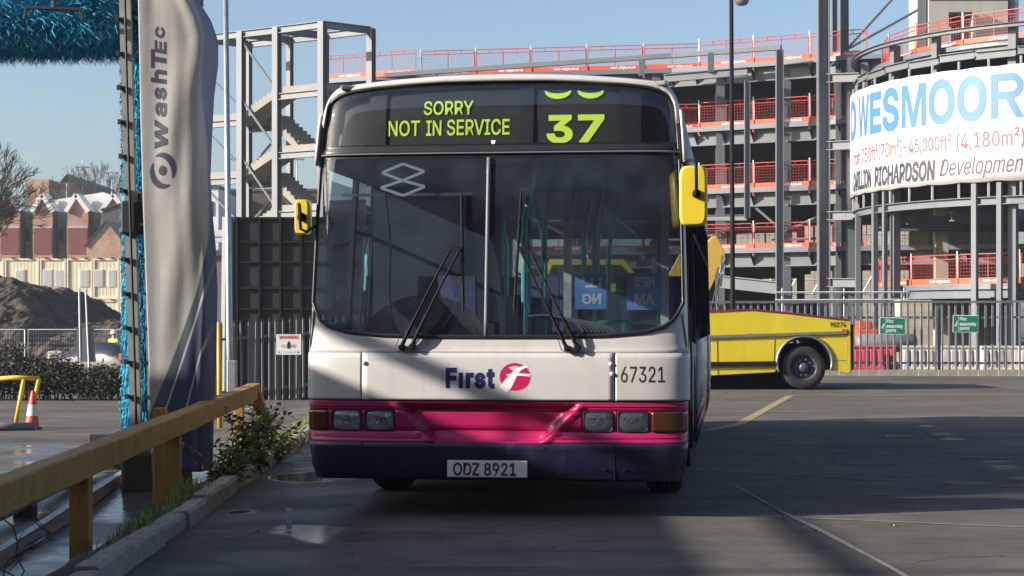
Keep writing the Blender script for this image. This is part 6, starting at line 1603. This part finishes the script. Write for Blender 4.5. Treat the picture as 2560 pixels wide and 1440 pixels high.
for i in range(4):
    for (a, c, z) in (('c','e',RZ[i]), ('a','b',LZ[i])):
        p, q = FT[a], FT[c]; d_ = (q-p).normalized()
        b = MB(); vs = [p+nb*.03, q+nb*.03, q+BK, p+BK]; b.add([v+Vector((0,0,z)) for v in vs]+[v+Vector((0,0,z-.28)) for v in vs], [(0,1,2,3),(7,6,5,4),(0,4,5,1),(1,5,6,2),(2,6,7,3),(3,7,4,0)]); b.build('landing', M['stairconc'], st)
        b = MB(); b.ibeam(p+Vector((0,0,z-.42)), q+Vector((0,0,z-.42)), .2, .28); b.ibeam(p+BK+Vector((0,0,z-.42)), q+BK+Vector((0,0,z-.42)), .2, .28); b.build('landing_beam', M['towersteel'], st)
    flight(FT['b']+nb*.1, LZ[i], FT['c']+nb*.1, RZ[i], 1.05, nb)
    if i < 3: flight(FT['c']+nb*1.3, RZ[i+1], FT['b']+nb*1.3, LZ[i], 1.05, nb)
    br = MB()
    br.tube([FT['b']+Vector((0,0,RZ[i]+2.2)), FT['c']+Vector((0,0,RZ[i]-.15))], .055, 6); br.tube([FT['a']+Vector((0,0,RZ[i]+1.2)), FT['b']+Vector((0,0,LZ[i]+.2))], .055, 6)
    if i < 3: br.tube([FT['a']+BK+Vector((0,0,LZ[i+1]+.3)), FT['b']+BK*.9+Vector((0,0,LZ[i]-.5))], .055, 6)
    br.each('brace_rod', M['towersteel'], st)
# ------------------------------------------------------------------ things beyond the frame seen through it
b = MB(); b.prism([(X(1660,140),-1),(X(2330,140),-1),(X(2330,140),Z(548,140)),(X(2230,140),Z(560,140)),(X(2100,140),Z(552,140)),(X(1900,140),Z(535,140)),(X(1660,140),Z(560,140))], lambda a, c: Vector((a,140,c)), lambda a, c: Vector((a,150,c)))
tag(b.build('tan_building', M['block'], fix=True), 'sunlit tan block building seen through the steel frame', 'building')
scf = thing('scaffold', 'tube scaffold standing against the tan building behind the steel frame', 'scaffold', (0,0,0))
for i in range(22):
    b = MB(); x = X(1700+i*28,134); b.tube([(x,134,-1),(x,134,Z(560+14*sin(i),134))], .045, 5); b.build('standard', M['galv'], scf)
for py in (585,612,640,668,700,735):
    b = MB(); b.tube([(X(1690,133.9),133.9,Z(py,133.9)),(X(2310,133.9),133.9,Z(py,133.9))], .045, 5); b.build('ledger', M['galvpaint'], scf)
for i in range(9):
    b = MB(); a = 1720+i*62; b.tube([(X(a,133.8),133.8,Z(735,133.8)),(X(a+54,133.8),133.8,Z(640,133.8))], .04, 5); b.build('brace', M['galv'], scf)
b = MB(); b.prism([(X(1775,99),-1),(X(2055,99),-1),(X(2050,99),Z(755,99)),(X(1960,99),Z(760,99)),(X(1870,99),Z(658,99)),(X(1775,99),Z(655,99))], lambda a, c: Vector((a,99,c)), lambda a, c: Vector((a,101,c))); tag(b.build('ramp_wall', M['soffit'], fix=True), 'dark sloping ramp wall under the steel frame', 'wall')
sr = thing('scaffold_rail', 'pair of pale horizontal scaffold tubes in front of the frame foot', 'railing', (0,0,0))
for py in (731,750):
    b = MB(); b.tube([W(1938,py,70),W(2300,py-1,70)], .04, 6); b.build('rail', M['galvpaint'], sr)
for px in (1955,2110,2260):
    b = MB(); p = W(px,720,70.1); b.tube([p, (p.x,p.y,0)], .03, 6); b.build('post', M['galvpaint'], sr)
worker('person in hard hat and hi-vis standing on the first deck of the steel frame', (X(1821,82.5), 82.5, LV[1]+.02), .4)
b = MB(); b.box((X(2290,56), 56.4, 1.0), (1.0,.8,2.0)); b.box((X(2255,56), 56.4, .6), (.5,.7,1.2)); tag(b.build('block_stack', M['block']), 'stack of beige building blocks behind the fence', 'blocks')
# low works clutter between fence and frame
sp = thing('storage_pipe', 'fat grey cylinder tank lying behind the red barriers', 'tank', (X(2215,51), 51, 0)); b = MB(); b.lathe([(0,-.85),(.2,-.85),(.26,-.78),(.26,.78),(.2,.85),(0,.85)], 20, Matrix.Translation((0,0,.72))@Matrix.Rotation(pi/2, 4, 'Y')); b.build('barrel', M['greytrim'], sp, smooth=True)
b = MB()
for x in (-.5,.5): b.box((x,0,.25), (.15,.5,.5))
b.build('cradle', M['darksteel'], sp)
om = thing('site_generator', 'small orange site machine behind the red barriers and fence', 'machine', (X(2163,53), 53, 0))
b = MB(); b.box((0,0,.75), (.62,.9,.7)); b.box((-.05,0,1.22), (.38,.7,.26)); b.build('housing', M['orange'], om, bevel=.05)
b = MB(); b.box((0,0,.2), (.5,.8,.4)); b.tube([(.25,0,1.1),(.25,0,1.6)], .03, 6); b.build('chassis', M['darksteel'], om)
# water filled barriers
M['wred'] = mat('red_plastic', (.56,.035,.075), .45, 0, .1, 2, dirt=.15); M['wwhite'] = mat('white_plastic', (.42,.39,.355), .6, 0, .14, 2, dirt=.5, streak=3, dirtcol=(.26,.22,.18))
def water_barrier(name, m, label, x, y, rz, grp):
    t = thing(name, label, 'barrier', (x, y, .0), rz, grp); b = MB(); L_ = 1.02
    for i in range(5):
        c = -L_/2+.1+i*(L_-.2)/4; b.add([(c-.075,-.20,.12),(c+.075,-.20,.12),(c+.06,-.15,.68),(c-.06,-.15,.68),(c-.095,-.12,.08),(c+.095,-.12,.08),(c+.08,-.09,.72),(c-.08,-.09,.72)], [(0,1,2,3),(4,0,3,7),(1,5,6,2),(3,2,6,7),(4,5,1,0)])
    pr = [(-.24,0),(-.24,.10),(-.13,.22),(-.10,.72),(-.13,.78),(-.10,.84),(.10,.84),(.13,.78),(.10,.72),(.13,.22),(.24,.10),(.24,0)]
    b.prism(pr, lambda a, c: Vector((-L_/2,a,c)), lambda a, c: Vector((L_/2,a,c))); b.build('shell', m, t, bevel=.012, fix=False)
    b = MB()
    for s in (-.3,.3): b.box((s,-.235,.03), (.16,.04,.07))
    b.build('fork_slot', M['black'], t); t.scale = (1, 1, .82)
    return t
def wbx(px, y): return X(px, y)
for k, px in enumerate((1950,2052,2160,2202)):
    y = 48.3-.1*k; water_barrier('road_barrier', M['wred'], 'red plastic water-filled barrier behind the fence, %s from the yellow truck' % ORD[k], wbx(px, y), y+(.55 if k == 3 else 0), .03, 'red water-filled barriers')
for k in range(5):
    y = 47.6-.25*k; px = 2303+98*k; water_barrier('road_barrier', M['wwhite'], 'white plastic water-filled barrier behind the fence, %s to the right of the red ones' % ORD[k], wbx(px, y), y, -.05+.03*(k % 3), 'white water-filled barriers')
# ------------------------------------------------------------------ excavator arm beyond the truck
M['cat'] = mat('digger_yellow', (.58,.36,.06), .45, 0, .12, 3, dirt=.3)
ex = thing('excavator', 'yellow excavator with raised arm seen between bus and steel frame', 'excavator', (X(1700,53), 53, 0)); q = ex.location
def exl(px, py, dy=0): return Vector((X(px,53)-q.x, dy, Z(py,53)))
b = MB(); b.prism([(1742,640),(1768,604),(1780,592),(1790,590),(1800,606),(1811,634),(1813,650),(1806,664),(1793,672),(1786,700),(1772,728),(1757,752),(1740,760),(1725,740)], lambda a, c: exl(a,c,-.15), lambda a, c: exl(a,c,.15)); b.build('stick', M['cat'], ex, bevel=.02, fix=True)
b = MB(); b.tube([exl(1804,640,-.22), exl(1796,700,-.22), exl(1791,752,-.22)], .035, 8); b.tube([exl(1806,660,-.2), exl(1797,715,-.2)], .06, 8); b.build('ram', M['chrome'], ex, smooth=True)
b = MB(); b.tube([exl(1802,664,-.25), exl(1784,735,-.27), exl(1776,770,-.25)], .02, 6); b.build('hose', M['rubber'], ex)
b = MB(); b.prism([(1716,612),(1742,604),(1756,628),(1738,672),(1700,720),(1690,800),(1650,800),(1655,720)], lambda a, c: exl(a,c,.2), lambda a, c: exl(a,c,.55)); b.build('boom', M['cat'], ex, fix=True)
b = MB(); b.box((-.6,1.2,1.6), (1.6,2.2,1.3)); b.build('cab', M['cat'], ex, bevel=.08)
b = MB(); b.box((-.6,.09,2.0), (1.2,.03,.5)); b.build('cab_window', M['glassdark'], ex)
for s in (0,2.2):
    b = MB(); b.prism([(-1.6,.35),(-1.3,.05),(1.3,.05),(1.6,.35),(1.3,.75),(-1.3,.75)], lambda a, c: Vector((a,s-.2,c)), lambda a, c: Vector((a,s+.3,c))); b.build('track', M['rubber'], ex, fix=True)
b = MB(); b.prism([(1776,775),(1800,760),(1812,775),(1812,800),(1780,812)], lambda a, c: exl(a,c,-.45), lambda a, c: exl(a,c,.45)); b.build('bucket', M['darksteel'], ex, fix=True)
# ------------------------------------------------------------------ yellow recovery truck
M['truckyellow'] = mat('truck_yellow', (.62,.49,.025), .45, 0, .08, 1.5, bump=.25, bscale=1.6, coat=.1, dirt=.35, streak=1.5, dirtcol=(.38,.30,.05))
M['maroon'] = mat('truck_maroon', (.22,.025,.045), .4, 0, .15, 3)
TD = 34.6; tk = thing('recovery_truck', 'yellow recovery truck with maroon top strip standing along the fence, half hidden by the bus', 'truck', (X(2011,TD), TD, 0)); q = tk.location
def tp(px, py, dy=0): return Vector((X(px,TD)-q.x, dy, Z(py,TD)))
TW = 2.3
arc_ = [(2011+69*cos(t)*1.0, 906-66*sin(t)) for t in [pi*(-.10)+pi*1.22*i/24 for i in range(25)]]
top_ = [(1340,779),(1782,781),(1875,776),(1973,785),(2125,803)]
right_ = [(2126,806),(2129,930),(2124,932),(2092,927)]
left_ = [(1936,930),(1784,938),(1340,943)]
poly = top_+right_+[p for p in arc_ if p[1] < 930]+left_
b = MB(); b.prism(poly, lambda a, c: tp(a,c,0), lambda a, c: tp(a,c,TW)); b.build('body', M['truckyellow'], tk, fix=True)
b = MB(); b.tube([tp(a,c,-.012) for a, c in arc_ if c < 932], .026, 6); b.build('arch_trim', M['galv'], tk, smooth=True)
b = MB(); b.beam(tp(1340,856,-.02), tp(2117,831,-.02), .05,.055); b.build('rub_rail', M['greytrim'], tk)
b = MB(); b.beam(tp(1340,917,-.02), tp(1937,909,-.02), .06,.095); b.build('side_bar', M['black'], tk)
b = MB()
for (a, c), (e, f) in zip(top_, top_[1:]): b.beam(tp(a,c-3,TW/2), tp(e,f-3,TW/2), TW+.04, .03)
b.build('top_strip', M['maroon'], tk)
b = MB(); b.prism([(1700,780),(1782,779),(1776,762),(1760,748),(1700,748)], lambda a, c: tp(a,c,.1), lambda a, c: tp(a,c,TW-.1)); b.build('deck_box', M['maroon'], tk, fix=True)
b = MB()
for pts in ([(1936,846),(1934,905)],[(2086,900),(2126,901)],[(1792,850),(1794,938)],[(2118,806),(2118,928)]):
    b.beam(tp(*pts[0],-.003), tp(*pts[1],-.003), .008,.012, up=(0,1,0))
b.each('seam', M['inkgrey'], tk)
b = MB(); b.box(tp(1873,837,-.02), (.10,.03,.05)); b.box(tp(2110,826,-.02), (.09,.03,.05)); b.each('side_reflector', M['signred'], tk)
b = MB(); lettering(b, text2d('90274', w=40/F*TD, h=12.5/F*TD, bold=.015), lambda a, c: tp(2075,818,-.006)+Vector((a,0,c))); b.build('fleet_number', M['ink'], tk)
b = MB(); b.box(tp(2132,868,TW/2), (.05,TW*.96,.88)); b.build('tail_panel', M['darksteel'], tk)
b = MB(); b.beam(tp(2122,930,-.005), tp(2122,808,-.005), .05,.02,up=(0,1,0)); b.build('corner_post', M['truckyellow'], tk)
b = MB(); b.box(tp(1680,926,TW/2)+Vector((0,0,-.15)), (4.6,1.4,.5)); b.tube([tp(2011,922,.1), tp(2011,922,TW-.1)], .09, 8); b.build('chassis', M['black'], tk)
b = MB(); b.prism([(1350,940),(1350,690),(1375,648),(1560,648),(1600,700),(1600,940)], lambda a, c: tp(a,c,.02), lambda a, c: tp(a,c,TW-.02)); b.build('cab', M['truckyellow'], tk, fix=True)
b = MB(); b.prism([(1360,705),(1382,662),(1550,662),(1580,705)], lambda a, c: tp(a,c,-.01), lambda a, c: tp(a,c,TW+.01)); b.build('cab_window', M['glassdark'], tk, fix=True)
b = MB(); b.lathe([(.08,0),(.08,.12),(.05,.16),(0,.17)], 12, Matrix.Translation(tp(1480,647,TW/2))); b.build('beacon', M['amber'], tk, smooth=True)
tmt = wheel_mesh(55/F*TD, .30, M['tyre']); 
M['trim'] = mat('truck_rim', (.10,.105,.14), .35, .5, .15, 6)
rmt = rim_mesh(55/F*TD, .30, M['trim'])
for px in (2011,1440):
    for dy in (.17,.48,TW-.48,TW-.17) if px == 2011 else (.17,TW-.17):
        add_wheel(tk, tp(px,919,dy), .42, .30, 1 if dy < 1 else -1, tmt, rmt, 'Y')
b = MB(); b.grid(lambda t, y: tp(2011+64*cos(t), 906-60*sin(t), y), [pi*i/16 for i in range(17)], [.03,TW-.03]); b.box(tp(2011,912,1.15), (.98,.1,.8)); b.build('wheel_well', M['black'], tk)
# ------------------------------------------------------------------ dark lamp post on the right
lq = thing('lamp_post', 'black lamp post with a globe head rising behind the yellow truck', 'lamp post', (X(1832,40), 40, 0)); q = lq.location
b = MB(); b.tube([(0,0,0),(0,0,1.2),(X(1828,40)-q.x,0,9.2)], [.062,.054,.046], 12); b.build('column', M['black'], lq, smooth=True)
b = MB(); b.box((0,0,.45), (.16,.16,.9)); b.build('base', M['black'], lq, bevel=.02)
b = MB(); b.lathe([(0,-.17),(.10,-.15),(.16,-.08),(.18,.02),(.15,.10),(0,.14)], 18, Matrix.Translation((X(1854,40)-q.x,-.05,Z(-3,40)))); b.tube([(X(1829,40)-q.x,0,Z(2,40)+.05),(X(1842,40)-q.x,0,Z(0,40)+.1)], .03, 6); b.build('lamp_head', M['galv'], lq, smooth=True)

# ------------------------------------------------------------------ air
hm = bpy.data.materials.new('air'); hm.use_nodes = True; hn = hm.node_tree.nodes; hn.clear()
ho = hn.new('ShaderNodeOutputMaterial'); hv_ = hn.new('ShaderNodeVolumePrincipled'); hv_.inputs['Density'].default_value = .0004; hv_.inputs['Color'].default_value = (.86,.91,1,1); hv_.inputs['Anisotropy'].default_value = .2
hm.node_tree.links.new(hv_.outputs[0], ho.inputs['Volume'])
b = MB(); b.box((0, 300, 12), (900, 1300, 34)); tag(b.build('haze', hm), kind='stuff')
